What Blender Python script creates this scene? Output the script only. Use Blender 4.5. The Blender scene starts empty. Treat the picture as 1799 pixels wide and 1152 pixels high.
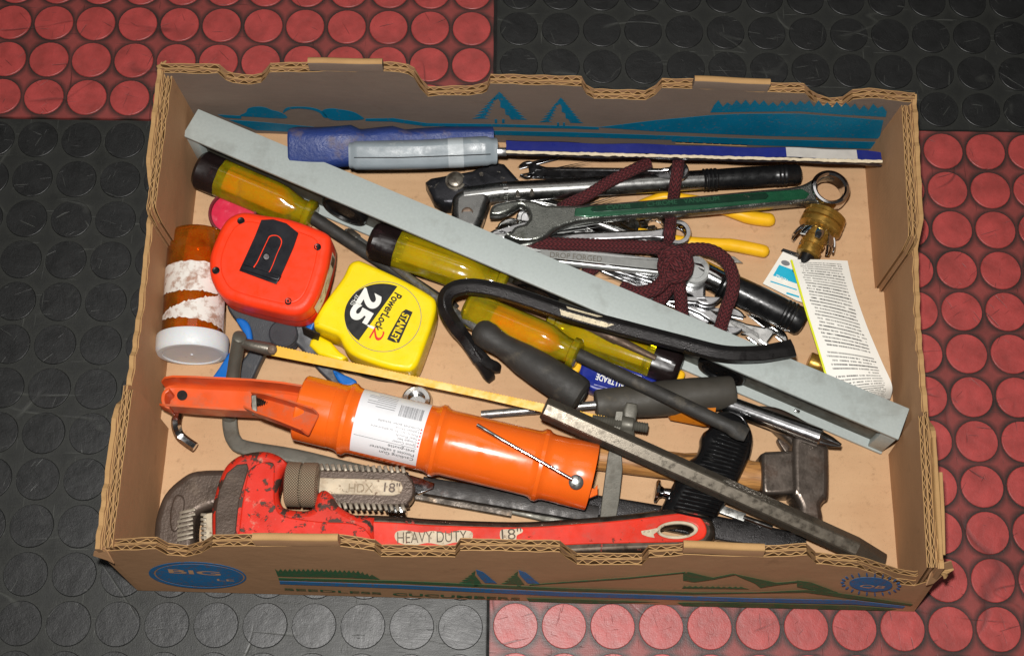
import bpy, bmesh, math, random
from mathutils import Vector, Matrix, Euler
R = random.Random(7)
PI = math.pi
scn = bpy.context.scene
COL = scn.collection

# ---------------------------------------------------------------- camera
CAM_LOC = Vector((-.0055, -.5629, 1.0458))
CAM_ROT = Euler((.34, -.0218, .0024), 'XYZ')
FPX, PCX, PCY = 2314.5, 899.5, 576.0            # focal length and centre in photo pixels (1799 wide)
cd = bpy.data.cameras.new('camera')
cd.sensor_fit = 'HORIZONTAL'; cd.sensor_width = 36.0
cd.lens = FPX / 1799 * 36
cd.clip_start = .05; cd.clip_end = 50
cam = bpy.data.objects.new('camera', cd); COL.objects.link(cam)
cam.location = CAM_LOC; cam.rotation_euler = CAM_ROT
scn.camera = cam
CM = CAM_ROT.to_matrix()

# ---------------------------------------------------------------- light: a flash above the lens, dim ambient light, an added overhead fill
wd = bpy.data.worlds.new('World'); scn.world = wd; wd.use_nodes = True
bg = wd.node_tree.nodes['Background']
bg.inputs[0].default_value = (1.0, .95, .90, 1); bg.inputs[1].default_value = .032

def area(name, loc, look, size, size_y, energy, color, disk=False):
    d = bpy.data.lights.new(name, 'AREA'); d.energy = energy; d.color = color
    d.shape = 'DISK' if disk else 'RECTANGLE'; d.size = size
    if not disk: d.size_y = size_y
    o = bpy.data.objects.new(name, d); COL.objects.link(o); o.location = loc
    o.rotation_euler = (Vector(look) - Vector(loc)).to_track_quat('-Z', 'Y').to_euler()
    return o
area('flash', (-.03, -.505, 1.10), (.03, -.25, 0), .035, 0, 14.5, (1.0, .975, .94), True)
area('added_overhead_fill', (.1, .75, 2.6), (.1, .1, 0), 1.6, .8, 4.0, (1.0, .96, .91))  # unseen lamp, added for chrome highlights and soft fill

vs = scn.view_settings
scn.display_settings.display_device = 'sRGB'
vs.view_transform = 'Standard'; vs.look = 'None'; vs.exposure = 0.0; vs.gamma = 1.0
scn.render.engine = 'CYCLES'
scn.cycles.max_bounces = 10; scn.cycles.transmission_bounces = 10; scn.cycles.use_denoising = True
scn.cycles.caustics_reflective = True

# ---------------------------------------------------------------- measuring helpers
def ray(px, py):
    return CM @ Vector(((px - PCX) / FPX, (PCY - py) / FPX, -1.0))
def at(px, py, z):
    d = ray(px, py); return CAM_LOC + d * ((z - CAM_LOC.z) / d.z)
class Pl:
    """a plane in the place: through o with normal n"""
    def __init__(s, o, n):
        s.o = Vector(o); s.n = Vector(n).normalized()
    def hit(s, px, py):
        d = ray(px, py); t = (s.o - CAM_LOC).dot(s.n) / d.dot(s.n); return CAM_LOC + d * t
    def lift(s, h): return Pl(s.o + s.n * h, s.n)
def flat(z): return Pl((0, 0, z), (0, 0, 1))
def tilt(a, b, c):
    A, B, C_ = at(*a), at(*b), at(*c); n = (B - A).cross(C_ - A)
    if n.z < 0: n = -n
    return Pl(A, n)

def tilt2(a, b):
    """plane through two measured points, level across the line between them"""
    A, B = at(*a), at(*b); x = (B - A).normalized(); y = Vector((0, 0, 1)).cross(x).normalized(); return Pl(A, x.cross(y))

# ---------------------------------------------------------------- materials
MATS = {}
def lin(c):
    return tuple((v / 12.92 if v <= .04045 else ((v + .055) / 1.055) ** 2.4) for v in c)
def rgb(r, g, b): return lin((r / 255, g / 255, b / 255))
class NT:
    def __init__(s, m): s.t = m.node_tree; s.n = s.t.nodes; s.l = s.t.links
    def new(s, k, **kw):
        x = s.n.new(k)
        for a, b in kw.items(): setattr(x, a, b)
        return x
    def link(s, a, b): s.l.new(a, b)
    def val(s, sock, v):
        if hasattr(v, 'is_linked') or hasattr(v, 'links'): s.link(v, sock)
        else: sock.default_value = v
    def math(s, op, a, b=0.0, c=None):
        x = s.new('ShaderNodeMath', operation=op); s.val(x.inputs[0], a); s.val(x.inputs[1], b)
        if c is not None: s.val(x.inputs[2], c)
        return x.outputs[0]
    def ramp(s, f, stops):
        x = s.new('ShaderNodeValToRGB'); e = x.color_ramp.elements
        while len(e) > 1: e.remove(e[-1])
        for i, (p, c) in enumerate(stops):
            q = e[0] if i == 0 else e.new(p)
            q.position = p; q.color = (c, c, c, 1) if isinstance(c, (int, float)) else (*c[:3], 1)
        s.link(f, x.inputs[0]); return x.outputs[0]
    def mix(s, f, a, b, kind='MIX'):
        x = s.new('ShaderNodeMix', data_type='RGBA', blend_type=kind)
        s.val(x.inputs[0], f)
        for k, v in ((6, a), (7, b)):
            if isinstance(v, (tuple, list)): x.inputs[k].default_value = (*v[:3], 1)
            else: s.link(v, x.inputs[k])
        return x.outputs[2]
    def noise(s, vec, scale, detail=4, rough=.55, dist=0.0):
        x = s.new('ShaderNodeTexNoise'); x.inputs['Scale'].default_value = scale; x.inputs['Detail'].default_value = detail
        x.inputs['Roughness'].default_value = rough; x.inputs['Distortion'].default_value = dist
        if vec is not None: s.link(vec, x.inputs['Vector'])
        return x.outputs['Fac']
    def obj(s): return s.new('ShaderNodeTexCoord').outputs['Object']
    def uv(s): return s.new('ShaderNodeTexCoord').outputs['UV']
    def scale(s, vec, v, rot=(0, 0, 0)):
        x = s.new('ShaderNodeMapping'); x.inputs['Scale'].default_value = v; x.inputs['Rotation'].default_value = rot
        s.link(vec, x.inputs['Vector']); return x.outputs[0]
    def bump(s, h, strength, dist=.001, prev=None):
        x = s.new('ShaderNodeBump'); x.inputs['Strength'].default_value = strength; x.inputs['Distance'].default_value = dist
        s.link(h, x.inputs['Height'])
        if prev is not None: s.link(prev, x.inputs['Normal'])
        return x.outputs[0]

def mat(name, col, rough=.5, metal=0.0, var=(60, .25), bump=None, wear=None, scratch=None, coat=0.0,
        trans=0.0, ior=1.45, sss=0.0, dirt=None, rvar=.15, spec=.5):
    """one procedural material. var: (noise scale, amount of light/dark), wear: (colour, scale, threshold, rough, metal),
    dirt: (colour, scale, threshold), scratch: (colour, amount), bump: (scale, strength)"""
    m = bpy.data.materials.new(name); m.use_nodes = True; MATS[name] = m
    T = NT(m); b = T.n['Principled BSDF']; o = T.obj()
    c = tuple(col); cur = None
    n1 = T.noise(o, var[0], 5, .6)
    f = T.ramp(n1, [(.25, 1 - var[1]), (.75, 1 + var[1] * .6)])
    x = T.new('ShaderNodeMix', data_type='RGBA', blend_type='MULTIPLY'); x.inputs[0].default_value = 1
    x.inputs[6].default_value = (*c, 1); T.link(f, x.inputs[7]); cur = x.outputs[2]
    rs = T.ramp(T.noise(o, var[0] * 2.3, 4), [(.3, max(0, rough - rvar)), (.7, min(1, rough + rvar))])
    ms = None; hh = None
    if dirt:
        d = T.ramp(T.noise(o, dirt[1], 6, .65), [(dirt[2], 0.0), (dirt[2] + .14, 1.0)])
        d = T.math('MULTIPLY', d, dirt[3] if len(dirt) > 3 else .8)
        cur = T.mix(d, cur, dirt[0])
    if scratch:
        s1 = T.noise(T.scale(o, (25, 1300, 300), (.2, .1, .5)), 1.0, 3, .6, .3)
        s2 = T.noise(T.scale(o, (1500, 35, 300), (.3, .2, -.75)), 1.0, 3, .6, .3)
        s = T.math('MAXIMUM', T.ramp(s1, [(.68, 0.0), (.76, .8)]), T.ramp(s2, [(.70, 0.0), (.78, .8)]))
        s = T.math('MULTIPLY', s, T.ramp(T.noise(o, 30, 3), [(.45, 0.0), (.6, 1.0)]))
        cur = T.mix(T.math('MULTIPLY', s, scratch[1]), cur, scratch[0])
    if wear:
        w = T.ramp(T.noise(o, wear[1], 7, .68, .4), [(wear[2], 0.0), (wear[2] + .035, 1.0)])
        cur = T.mix(w, cur, wear[0]); hh = T.math('SUBTRACT', 1.0, w)
        rs = T.mix(w, rs, (wear[3],) * 3)
        ms = T.ramp(w, [(0, metal), (1, wear[4] if len(wear) > 4 else metal)])
    T.link(cur, b.inputs['Base Color'])
    T.link(rs, b.inputs['Roughness'])
    if ms is None: b.inputs['Metallic'].default_value = metal
    else: T.link(ms, b.inputs['Metallic'])
    b.inputs['IOR'].default_value = ior
    b.inputs['Specular IOR Level'].default_value = spec
    b.inputs['Coat Weight'].default_value = coat; b.inputs['Coat Roughness'].default_value = .08
    b.inputs['Transmission Weight'].default_value = trans
    if sss:
        b.inputs['Subsurface Weight'].default_value = sss; b.inputs['Subsurface Radius'].default_value = (1, .5, .2)
        b.inputs['Subsurface Scale'].default_value = .004
    nrm = None
    if bump: nrm = T.bump(T.noise(o, bump[0], 4), bump[1], .001)
    if hh is not None: nrm = T.bump(hh, .5, .0004, nrm)
    if nrm is not None: T.link(nrm, b.inputs['Normal'])
    return m

# ---------------------------------------------------------------- things and parts
def thing(name, label, cat, loc, group=None):
    o = bpy.data.objects.new(name, None); COL.objects.link(o)
    o.empty_display_size = .01; o.location = loc
    o['label'] = label; o['category'] = cat
    if group: o['group'] = group
    return o
def org(p):
    v = Vector((0, 0, 0))
    while p is not None: v = v + p.location; p = p.parent
    return v
def link(name, me, m, parent=None, label=None, smooth=35):
    """me holds world coordinates; the object gets its own origin under its parent"""
    po = org(parent) if parent is not None else Vector((0, 0, 0))
    me.transform(Matrix.Translation(-po))
    ob = bpy.data.objects.new(name, me); COL.objects.link(ob)
    if parent is not None: ob.parent = parent
    if m is not None:
        me.materials.clear(); me.materials.append(MATS[m] if isinstance(m, str) else m)
    if smooth is not None and len(me.polygons):
        me.polygons.foreach_set('use_smooth', [True] * len(me.polygons))
        me.set_sharp_from_angle(angle=math.radians(smooth))
    if label: ob['label'] = label
    return ob
def mesh(vs_, fs): 
    me = bpy.data.meshes.new('m'); me.from_pydata([tuple(v) for v in vs_], [], fs); me.update(); return me

def crom(pts, closed=False, step=4, corner=None):
    """Catmull-Rom through points (tuples of numbers); indices in corner stay sharp"""
    n = len(pts); out = []; corner = corner or ()
    P_ = [Vector(p) for p in pts]
    rng = range(n if closed else n - 1)
    for i in rng:
        p1, p2 = P_[i], P_[(i + 1) % n]
        p0 = P_[(i - 1) % n] if (closed or i > 0) else p1
        p3 = P_[(i + 2) % n] if (closed or i + 2 < n) else p2
        if i in corner: p0 = p1
        if (i + 1) % n in corner: p3 = p2
        for k in range(step):
            t = k / step; t2 = t * t; t3 = t2 * t
            out.append(.5 * ((2 * p1) + (p2 - p0) * t + (2 * p0 - 5 * p1 + 4 * p2 - p3) * t2 + (3 * p1 - p0 - 3 * p2 + p3) * t3))
    if not closed: out.append(P_[-1])
    return out

RECT = []
def rrect(r=.35, k=4):
    o = []
    for cx, cy, a0 in ((1 - r, 1 - r, 0), (-1 + r, 1 - r, PI / 2), (-1 + r, -1 + r, PI), (1 - r, -1 + r, 1.5 * PI)):
        for i in range(k + 1):
            a = a0 + PI / 2 * i / k; o.append((cx + r * math.cos(a), cy + r * math.sin(a)))
    return o
def chamf(n, c=.10, ph=0.0):
    """regular section with each corner cut by a narrow flat"""
    b = ngon(n, ph); o = []
    for i in range(n):
        p, q, r = b[i - 1], b[i], b[(i + 1) % n]; o += [(q[0] + (p[0] - q[0]) * c, q[1] + (p[1] - q[1]) * c), (q[0] + (r[0] - q[0]) * c, q[1] + (r[1] - q[1]) * c)]
    return o
def ngon(n, ph=0.0): return [(math.cos(2 * PI * i / n + ph), math.sin(2 * PI * i / n + ph)) for i in range(n)]

def tube_mesh(pts, rad, sec=16, caps=True, up=(0, 0, 1), fn=None, closed=False, roll=0.0):
    """sweep a closed section along pts. rad: number or list of r or (side, up). fn(i, k, pos, nrm)->extra radius factor"""
    P_ = [Vector(p) for p in pts]; n = len(P_)
    if isinstance(sec, int): sec = ngon(sec)
    m = len(sec)
    if not isinstance(rad, (list, tuple)) : rad = [rad] * n
    elif isinstance(rad, tuple) : rad = [rad] * n
    vs_, fs, uvv = [], [], []; L = 0
    upv = Vector(up)
    tang = []
    for i in range(n):
        if closed: t = P_[(i + 1) % n] - P_[i - 1]
        else:
            a, b = P_[max(i - 1, 0)], P_[min(i + 1, n - 1)]
            t = b - a
            if t.length < 1e-9: t = P_[min(i + 2, n - 1)] - P_[max(i - 2, 0)]
        tang.append(t.normalized())
    # coincident rings keep the axis of their neighbours
    side_prev = None
    for i in range(n):
        t = tang[i]; s = t.cross(upv)
        if s.length < .15 and side_prev is not None: s = side_prev - t * side_prev.dot(t)
        if s.length < 1e-6: s = t.cross(Vector((0, 1, 0)))
        s.normalize()
        if side_prev is not None and s.dot(side_prev) < 0: s = -s
        side_prev = s; u = s.cross(t)
        if roll: s, u = s * math.cos(roll) + u * math.sin(roll), u * math.cos(roll) - s * math.sin(roll)
        if i: L += (P_[i] - P_[i - 1]).length
        r = rad[i]; rs, ru = r if isinstance(r, (tuple, list)) else (r, r)
        for k, (a, b) in enumerate(sec):
            q = 1.0 if fn is None else fn(i, k, L)
            vs_.append(P_[i] + s * (a * rs * q) + u * (b * ru * q)); uvv.append((k / m, L))
    rings = n if closed else n - 1
    for i in range(rings):
        j = (i + 1) % n
        for k in range(m):
            k2 = (k + 1) % m
            fs.append((i * m + k, i * m + k2, j * m + k2, j * m + k))
    if caps and not closed:
        fs.append(tuple(range(m))[::-1]); fs.append(tuple((n - 1) * m + k for k in range(m)))
    me = mesh(vs_, fs)
    uvl = me.uv_layers.new(name='UV')
    for poly in me.polygons:
        ks = [me.loops[li].vertex_index for li in poly.loop_indices]
        wrap = len(ks) == 4 and any(k % m == 0 for k in ks) and any(k % m == m - 1 for k in ks) and m > 2
        for li, v in zip(poly.loop_indices, ks):
            a, b = uvv[v]; uvl.data[li].uv = (1.0 if (wrap and v % m == 0) else a, b)
    bm = bmesh.new(); bm.from_mesh(me); bmesh.ops.recalc_face_normals(bm, faces=bm.faces); bm.to_mesh(me); bm.free()
    return me
def tube(name, pts, rad, m, parent, sec=16, caps=True, label=None, smooth=35, **kw):
    return link(name, tube_mesh(pts, rad, sec, caps, **kw), m, parent, label, smooth)
def lathe(name, p0, p1, prof, m, parent, sec=24, flute=None, label=None, caps=True, **kw):
    """prof: [(t along axis in metres from p0, radius)]"""
    p0, p1 = Vector(p0), Vector(p1); d = (p1 - p0).normalized()
    pts = [p0 + d * t for t, r in prof]; rr = [max(r, 1e-5) for t, r in prof]
    me = ring_mesh(pts, rr, d, sec, flute, caps)
    return link(name, me, m, parent, label, kw.get('smooth', 35))
def ring_mesh(pts, rr, d, sec, flute=None, caps=True):
    up = Vector((0, 0, 1)); s = d.cross(up)
    if s.length < .05: s = d.cross(Vector((0, 1, 0)))
    s.normalize(); u = s.cross(d); vs_, fs, uvv = [], [], []
    for i, (p, r) in enumerate(zip(pts, rr)):
        for k in range(sec):
            a = 2 * PI * k / sec; q = 1.0
            if flute: q = 1 - flute[1](i) * (.5 - .5 * math.cos(flute[0] * a)) 
            vs_.append(p + (s * math.cos(a) + u * math.sin(a)) * r * q); uvv.append((k / sec, (p - pts[0]).length))
    n = len(pts)
    for i in range(n - 1):
        for k in range(sec):
            k2 = (k + 1) % sec; fs.append((i * sec + k, i * sec + k2, (i + 1) * sec + k2, (i + 1) * sec + k))
    if caps: fs.append(tuple(range(sec))[::-1]); fs.append(tuple((n - 1) * sec + k for k in range(sec)))
    me = mesh(vs_, fs); uvl = me.uv_layers.new(name='UV')
    for poly in me.polygons:
        ks = [me.loops[li].vertex_index for li in poly.loop_indices]
        wrap = len(ks) == 4 and any(k % sec == 0 for k in ks) and any(k % sec == sec - 1 for k in ks)
        for li, v in zip(poly.loop_indices, ks):
            a, b = uvv[v]; uvl.data[li].uv = (1.0 if (wrap and v % sec == 0) else a, b)
    bm = bmesh.new(); bm.from_mesh(me); bmesh.ops.recalc_face_normals(bm, faces=bm.faces); bm.to_mesh(me); bm.free()
    return me

def frame(pl, o, xdir=None):
    n = pl.n; x = Vector(xdir) if xdir is not None else Vector((1, 0, 0))
    x = (x - n * x.dot(n)).normalized(); y = n.cross(x)
    M_ = Matrix((x, y, n)).transposed().to_4x4(); M_.translation = o; return M_
def curve_mesh(loops, thick, bevel, res=2):
    """filled 2D outlines (first outer, others holes) with a rounded edge; top face at z=0, body below"""
    cu = bpy.data.curves.new('c', 'CURVE'); cu.dimensions = '2D'; cu.fill_mode = 'BOTH'
    b = min(bevel, thick * .49)
    cu.extrude = max(thick / 2 - b, 0); cu.bevel_depth = b; cu.bevel_resolution = res; cu.offset = -b
    for lp in loops:
        sp = cu.splines.new('POLY'); sp.points.add(len(lp) - 1)
        for i, p in enumerate(lp): sp.points[i].co = (p[0], p[1], 0, 1)
        sp.use_cyclic_u = True
    ob = bpy.data.objects.new('c', cu)
    me = bpy.data.meshes.new_from_object(ob)
    bpy.data.objects.remove(ob); bpy.data.curves.remove(cu)
    me.transform(Matrix.Translation((0, 0, -thick / 2)))
    return me
def plate(name, loops, pl, thick, m, parent, bevel=.0006, smooth=False, corner=(), label=None, res=2, step=4, angle=35):
    """a solid with the given outline on plane pl (photo pixels measured on that plane), its body below the plane"""
    L3 = [[pl.hit(*p) for p in lp] for lp in loops]
    o = sum(L3[0], Vector()) / len(L3[0]); M_ = frame(pl, o); Mi = M_.inverted()
    L2 = []
    for i, lp in enumerate(L3):
        q = [(Mi @ p).xy for p in lp]
        sm = smooth if isinstance(smooth, bool) else (i in smooth)
        if sm: q = crom(q, True, step, corner if i == 0 else ())
        L2.append(q)
    me = curve_mesh(L2, thick, bevel, res); me.transform(M_)
    return link(name, me, m, parent, label, angle)
def circ(cx, cy, rx, ry=None, n=24, rot=0.0):
    ry = rx if ry is None else ry; o = []
    for i in range(n):
        a = 2 * PI * i / n; x, y = rx * math.cos(a), ry * math.sin(a)
        o.append((cx + x * math.cos(rot) - y * math.sin(rot), cy + x * math.sin(rot) + y * math.cos(rot)))
    return o
def box(name, c, x, y, z, dims, m, parent, bevel=.0008, label=None, seg=2):
    """bevelled block centred at c with half-extents dims along unit axes x,y,z"""
    bm = bmesh.new(); bmesh.ops.create_cube(bm, size=2)
    x, y, z = Vector(x).normalized(), Vector(y).normalized(), Vector(z).normalized()
    for v in bm.verts: v.co = Vector((v.co.x * dims[0], v.co.y * dims[1], v.co.z * dims[2]))
    if bevel: bmesh.ops.bevel(bm, geom=bm.edges[:], offset=bevel, segments=seg, profile=.5, affect='EDGES')
    M_ = Matrix((x, y, z)).transposed().to_4x4(); M_.translation = Vector(c); bm.transform(M_)
    me = bpy.data.meshes.new('m'); bm.to_mesh(me); bm.free()
    return link(name, me, m, parent, label)
def text(name, body, pl, a, b, height, m, parent, depth=.0002, bold=0.0, align=None):
    """lettering on plane pl, baseline from photo pixel a to b, cap height in metres"""
    cu = bpy.data.curves.new('t', 'FONT'); cu.body = body; cu.size = 1; cu.extrude = 0; cu.offset = bold
    ob = bpy.data.objects.new('t', cu); me = bpy.data.meshes.new_from_object(ob)
    bpy.data.objects.remove(ob); bpy.data.curves.remove(cu)
    A, B = pl.hit(*a), pl.hit(*b); xs = [v.co.x for v in me.vertices]; ys = [v.co.y for v in me.vertices]
    w = max(xs) - min(xs); h = max(ys) - min(0, min(ys)) 
    sx = (B - A).length / w; sy = height / .7
    for v in me.vertices: v.co = Vector(((v.co.x - min(xs)) * sx, v.co.y * sy, depth))
    me.transform(frame(pl, A, B - A))
    return link(name, me, m, parent, None, None)
def decal(name, loops, pl, m, parent, h=.0002, smooth=False, step=4, corner=()):
    """flat print on plane pl"""
    o = plate(name, loops, pl.lift(h), h * .8, m, parent, bevel=0.0, smooth=smooth, step=step, corner=corner)
    return o

# ================================================================ SETTING: rubber floor tiles with raised discs
PITCH, BX, BY, DR = .038, .0576 * .038, .0623 * .038, .0172
def rubber(name, disc_c, disc_d, is_disc, ring):
    m = bpy.data.materials.new(name); m.use_nodes = True; MATS[name] = m
    T = NT(m); b = T.n['Principled BSDF']; o = T.obj()
    inf = T.new('ShaderNodeObjectInfo')
    cmb = T.new('ShaderNodeCombineXYZ')
    T.link(T.math('MULTIPLY', inf.outputs['Random'], 7.3), cmb.inputs[0]); T.link(T.math('MULTIPLY', inf.outputs['Random'], 3.1), cmb.inputs[1])
    va = T.new('ShaderNodeVectorMath', operation='ADD'); T.link(o, va.inputs[0]); T.link(cmb.outputs[0], va.inputs[1]); v = va.outputs[0] if is_disc else o
    big = T.noise(v, 55 if is_disc else 22, 5, .6); fine = T.noise(v, 900, 3, .7)
    streak = T.noise(T.scale(v, (60, 1400, 100), (0, 0, .4)), 1.0, 2, .6)
    c = T.mix(T.ramp(big, [(.30, 1.0), (.68, 0.0)]), disc_c, disc_d)
    c = T.mix(T.math('MULTIPLY', T.ramp(fine, [(.35, 1.0), (.65, 0.0)]), .35), c, disc_d)
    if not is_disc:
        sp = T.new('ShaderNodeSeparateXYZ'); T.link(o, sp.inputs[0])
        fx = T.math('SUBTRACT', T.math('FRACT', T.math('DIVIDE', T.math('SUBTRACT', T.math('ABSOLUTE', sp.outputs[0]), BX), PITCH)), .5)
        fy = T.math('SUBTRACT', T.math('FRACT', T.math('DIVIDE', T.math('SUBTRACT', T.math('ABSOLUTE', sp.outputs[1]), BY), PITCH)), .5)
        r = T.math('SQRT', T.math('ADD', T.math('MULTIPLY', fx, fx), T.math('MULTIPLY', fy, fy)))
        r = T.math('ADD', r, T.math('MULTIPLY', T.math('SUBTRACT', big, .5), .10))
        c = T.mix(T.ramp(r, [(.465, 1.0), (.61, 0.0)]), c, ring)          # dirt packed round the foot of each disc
    # cuts and scuffs; long scratches run on across discs and ground
    wp = T.new('ShaderNodeNewGeometry').outputs['Position']
    l1 = T.math('ABSOLUTE', T.math('SUBTRACT', T.noise(wp, 5.0, 1, .4), .5)); l2 = T.math('ABSOLUTE', T.math('SUBTRACT', T.noise(T.scale(wp, (3, 14, 1), (0, 0, .8)), 1.0, 2, .5), .47))
    lm = T.ramp(T.noise(wp, 16, 3), [(.50, 0.0), (.62, 1.0)])
    long_ = T.math('MULTIPLY', T.math('MAXIMUM', T.ramp(l1, [(.0015, 1.0), (.004, 0.0)]), T.ramp(l2, [(.002, 1.0), (.006, 0.0)])), lm)
    s1 = T.noise(T.scale(v, (25, 520, 10), (0, 0, .9)), 1.0, 2, .5)
    s2 = T.noise(T.scale(v, (420, 22, 10), (0, 0, .25)), 1.0, 2, .5)
    s3 = T.noise(T.scale(v, (700, 40, 10), (0, 0, 1.2)), 1.0, 2, .5)
    cut = T.math('MAXIMUM', long_, T.math('MAXIMUM', T.ramp(s1, [(.70, 0.0), (.715, 1.0)]), T.math('MAXIMUM', T.ramp(s2, [(.70, 0.0), (.715, 1.0)]), T.ramp(s3, [(.71, 0.0), (.725, 1.0)]))))
    dark = 'red' in name
    c = T.mix(T.math('MULTIPLY', cut, .6 if dark else .22), c, rgb(58, 32, 30) if dark else rgb(110, 112, 105))
    T.link(c, b.inputs['Base Color'])
    T.link(T.ramp(T.math('ADD', T.math('MULTIPLY', streak, .5), T.math('MULTIPLY', big, .5)), [(.3, .38), (.7, .54)]), b.inputs['Roughness'])
    b.inputs['Specular IOR Level'].default_value = .75 if is_disc else .5
    n = T.bump(fine, .25, .0006); n = T.bump(T.math('SUBTRACT', 1.0, cut), .4, .0005, n); n = T.bump(big, .3, .002, n)
    T.link(n, b.inputs['Normal'])
rubber('red_disc', rgb(190, 72, 69), rgb(146, 58, 54), True, None)
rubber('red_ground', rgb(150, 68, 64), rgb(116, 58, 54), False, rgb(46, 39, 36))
rubber('black_disc', rgb(23, 24, 24), rgb(14, 15, 15), True, None)
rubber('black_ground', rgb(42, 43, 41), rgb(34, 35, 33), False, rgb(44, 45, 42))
mat('seam', rgb(26, 24, 22), .9)
mesh_ = mesh([(-2, -2, -.006), (2, -2, -.006), (2, 2, -.006), (-2, 2, -.006)], [(0, 1, 2, 3)])
fl = link('ground', mesh_, 'seam', None, None, None); fl['kind'] = 'structure'

def disc_mesh():
    n = 26; prof = ((DR + .0003, -.0013), (DR, -.0002), (DR - .0003, 0.0), (DR - .0030, .00003))
    vs_, fs = [], []
    for r, z in prof:
        for k in range(n): a = 2 * PI * k / n; vs_.append((r * math.cos(a), r * math.sin(a), z))
    for i in range(3):
        for k in range(n): fs.append((i * n + k, i * n + (k + 1) % n, (i + 1) * n + (k + 1) % n, (i + 1) * n + k))
    fs.append(tuple(3 * n + k for k in range(n)))
    return mesh(vs_, fs)
DM = {}
for c in ('red', 'black'):
    me = disc_mesh(); me.materials.append(MATS[c + '_disc'])
    me.polygons.foreach_set('use_smooth', [True] * len(me.polygons)); me.set_sharp_from_angle(angle=math.radians(25)); DM[c] = me
def proj(p):
    q = CM.transposed() @ (Vector(p) - CAM_LOC); return (PCX + FPX * q.x / -q.z, PCY - FPX * q.y / -q.z)
for sx, sy, c, dx, dy, a in ((-1, 1, 'red', 0, 0, 0), (1, 1, 'black', .0005, .0013, -.0055), (1, -1, 'red', -.0005, .0007, -.0023), (-1, -1, 'black', -.0003, -.0007, -.0038)):
    g = .0010; N = 16; W = BX * 2 + N * PITCH; Hh = BY * 2 + N * PITCH
    bm = bmesh.new()
    x0, x1 = sorted((sx * g, sx * W)); y0, y1 = sorted((sy * g, sy * Hh))
    bmesh.ops.create_cube(bm, size=1)
    for v in bm.verts: v.co = Vector((x0 if v.co.x < 0 else x1, y0 if v.co.y < 0 else y1, -.006 if v.co.z < 0 else -.0012))
    bmesh.ops.bevel(bm, geom=[e for e in bm.edges if all(v.co.z > -.002 for v in e.verts)], offset=.0006, segments=2, affect='EDGES')
    me = bpy.data.meshes.new('m'); bm.to_mesh(me); bm.free()
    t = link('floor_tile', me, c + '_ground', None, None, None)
    dz = {(-1, 1): 0, (1, 1): -.0006, (1, -1): 0, (-1, -1): -.0007}[(sx, sy)]
    t.location = (dx, dy, dz); t.rotation_euler = (0, 0, a); t['kind'] = 'structure'
    Mt = Matrix.Translation((dx, dy, 0)) @ Matrix.Rotation(a, 4, 'Z')
    for i in range(N):
        for j in range(N):
            lx, ly = sx * ((.5 + i) * PITCH + BX), sy * ((.5 + j) * PITCH + BY)
            w = Mt @ Vector((lx, ly, 0)); px, py = proj(w)
            if -70 < px < 1870 and -70 < py < 1222 and not (-.235 < w.x < .295 and -.385 < w.y < -.05):
                d = bpy.data.objects.new('disc', DM[c]); COL.objects.link(d); d.parent = t
                d.location = (lx, ly, R.uniform(-.0001, .0001)); d.rotation_euler = (0, 0, R.uniform(0, 6.28))

# ================================================================ THE CARDBOARD BOX
def card(name, c, dark, fleck=.12, edge=False):
    m = bpy.data.materials.new(name); m.use_nodes = True; MATS[name] = m
    T = NT(m); b = T.n['Principled BSDF']; o = T.obj()
    g = T.noise(T.scale(o, (70, 70, 700)), 1.0, 4, .6); h = T.noise(o, 14, 4, .6); f = T.noise(o, 1500, 2, .6)
    s = T.noise(o, 38, 6, .7)
    cc = T.mix(T.ramp(g, [(.3, 0.0), (.7, .35)]), c, dark)
    cc = T.mix(T.ramp(h, [(.35, 0.0), (.7, .45)]), cc, dark)
    cc = T.mix(T.math('MULTIPLY', T.ramp(f, [(.55, 0.0), (.7, 1.0)]), fleck), cc, rgb(70, 45, 30))
    cc = T.mix(T.math('MULTIPLY', T.ramp(s, [(.62, 0.0), (.72, 1.0)]), .22), cc, rgb(96, 66, 44))
    T.link(cc, b.inputs['Base Color']); b.inputs['Roughness'].default_value = .78; b.inputs['Specular IOR Level'].default_value = .25
    T.link(T.bump(h, .35, .003, T.bump(g, .12, .0005)), b.inputs['Normal'])
def floor_card(name):
    m = bpy.data.materials.new(name); m.use_nodes = True; MATS[name] = m
    T = NT(m); b = T.n['Principled BSDF']; o = T.obj()
    g = T.noise(T.scale(o, (14, 90, 20)), 1.0, 3, .6); h = T.noise(o, 9, 5, .6); f = T.noise(o, 1300, 2, .6); s = T.noise(o, 120, 5, .7)
    sp = T.new('ShaderNodeSeparateXYZ'); T.link(o, sp.inputs[0])
    wv = T.math('SINE', T.math('MULTIPLY', sp.outputs[1], 2 * PI / .0078))
    cc = T.mix(T.ramp(h, [(.35, 0.0), (.7, .8)]), rgb(204, 167, 128), rgb(186, 146, 108))
    cc = T.mix(T.ramp(g, [(.35, 0.0), (.7, .22)]), cc, rgb(180, 140, 104))
    cc = T.mix(T.math('MULTIPLY', T.ramp(s, [(.58, 0.0), (.75, 1.0)]), .5), cc, rgb(130, 94, 64))
    cc = T.mix(T.math('MULTIPLY', T.ramp(f, [(.62, 0.0), (.72, 1.0)]), .35), cc, rgb(90, 62, 44))
    T.link(cc, b.inputs['Base Color']); b.inputs['Roughness'].default_value = .72; b.inputs['Specular IOR Level'].default_value = .3
    T.link(T.bump(wv, .10, .0006, T.bump(h, .5, .004)), b.inputs['Normal'])
card('kraft_out', rgb(190, 146, 108), rgb(166, 124, 90))
card('kraft_grey', rgb(130, 114, 102), rgb(110, 96, 86))
card('kraft_in', rgb(182, 140, 102), rgb(158, 118, 84))
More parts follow.
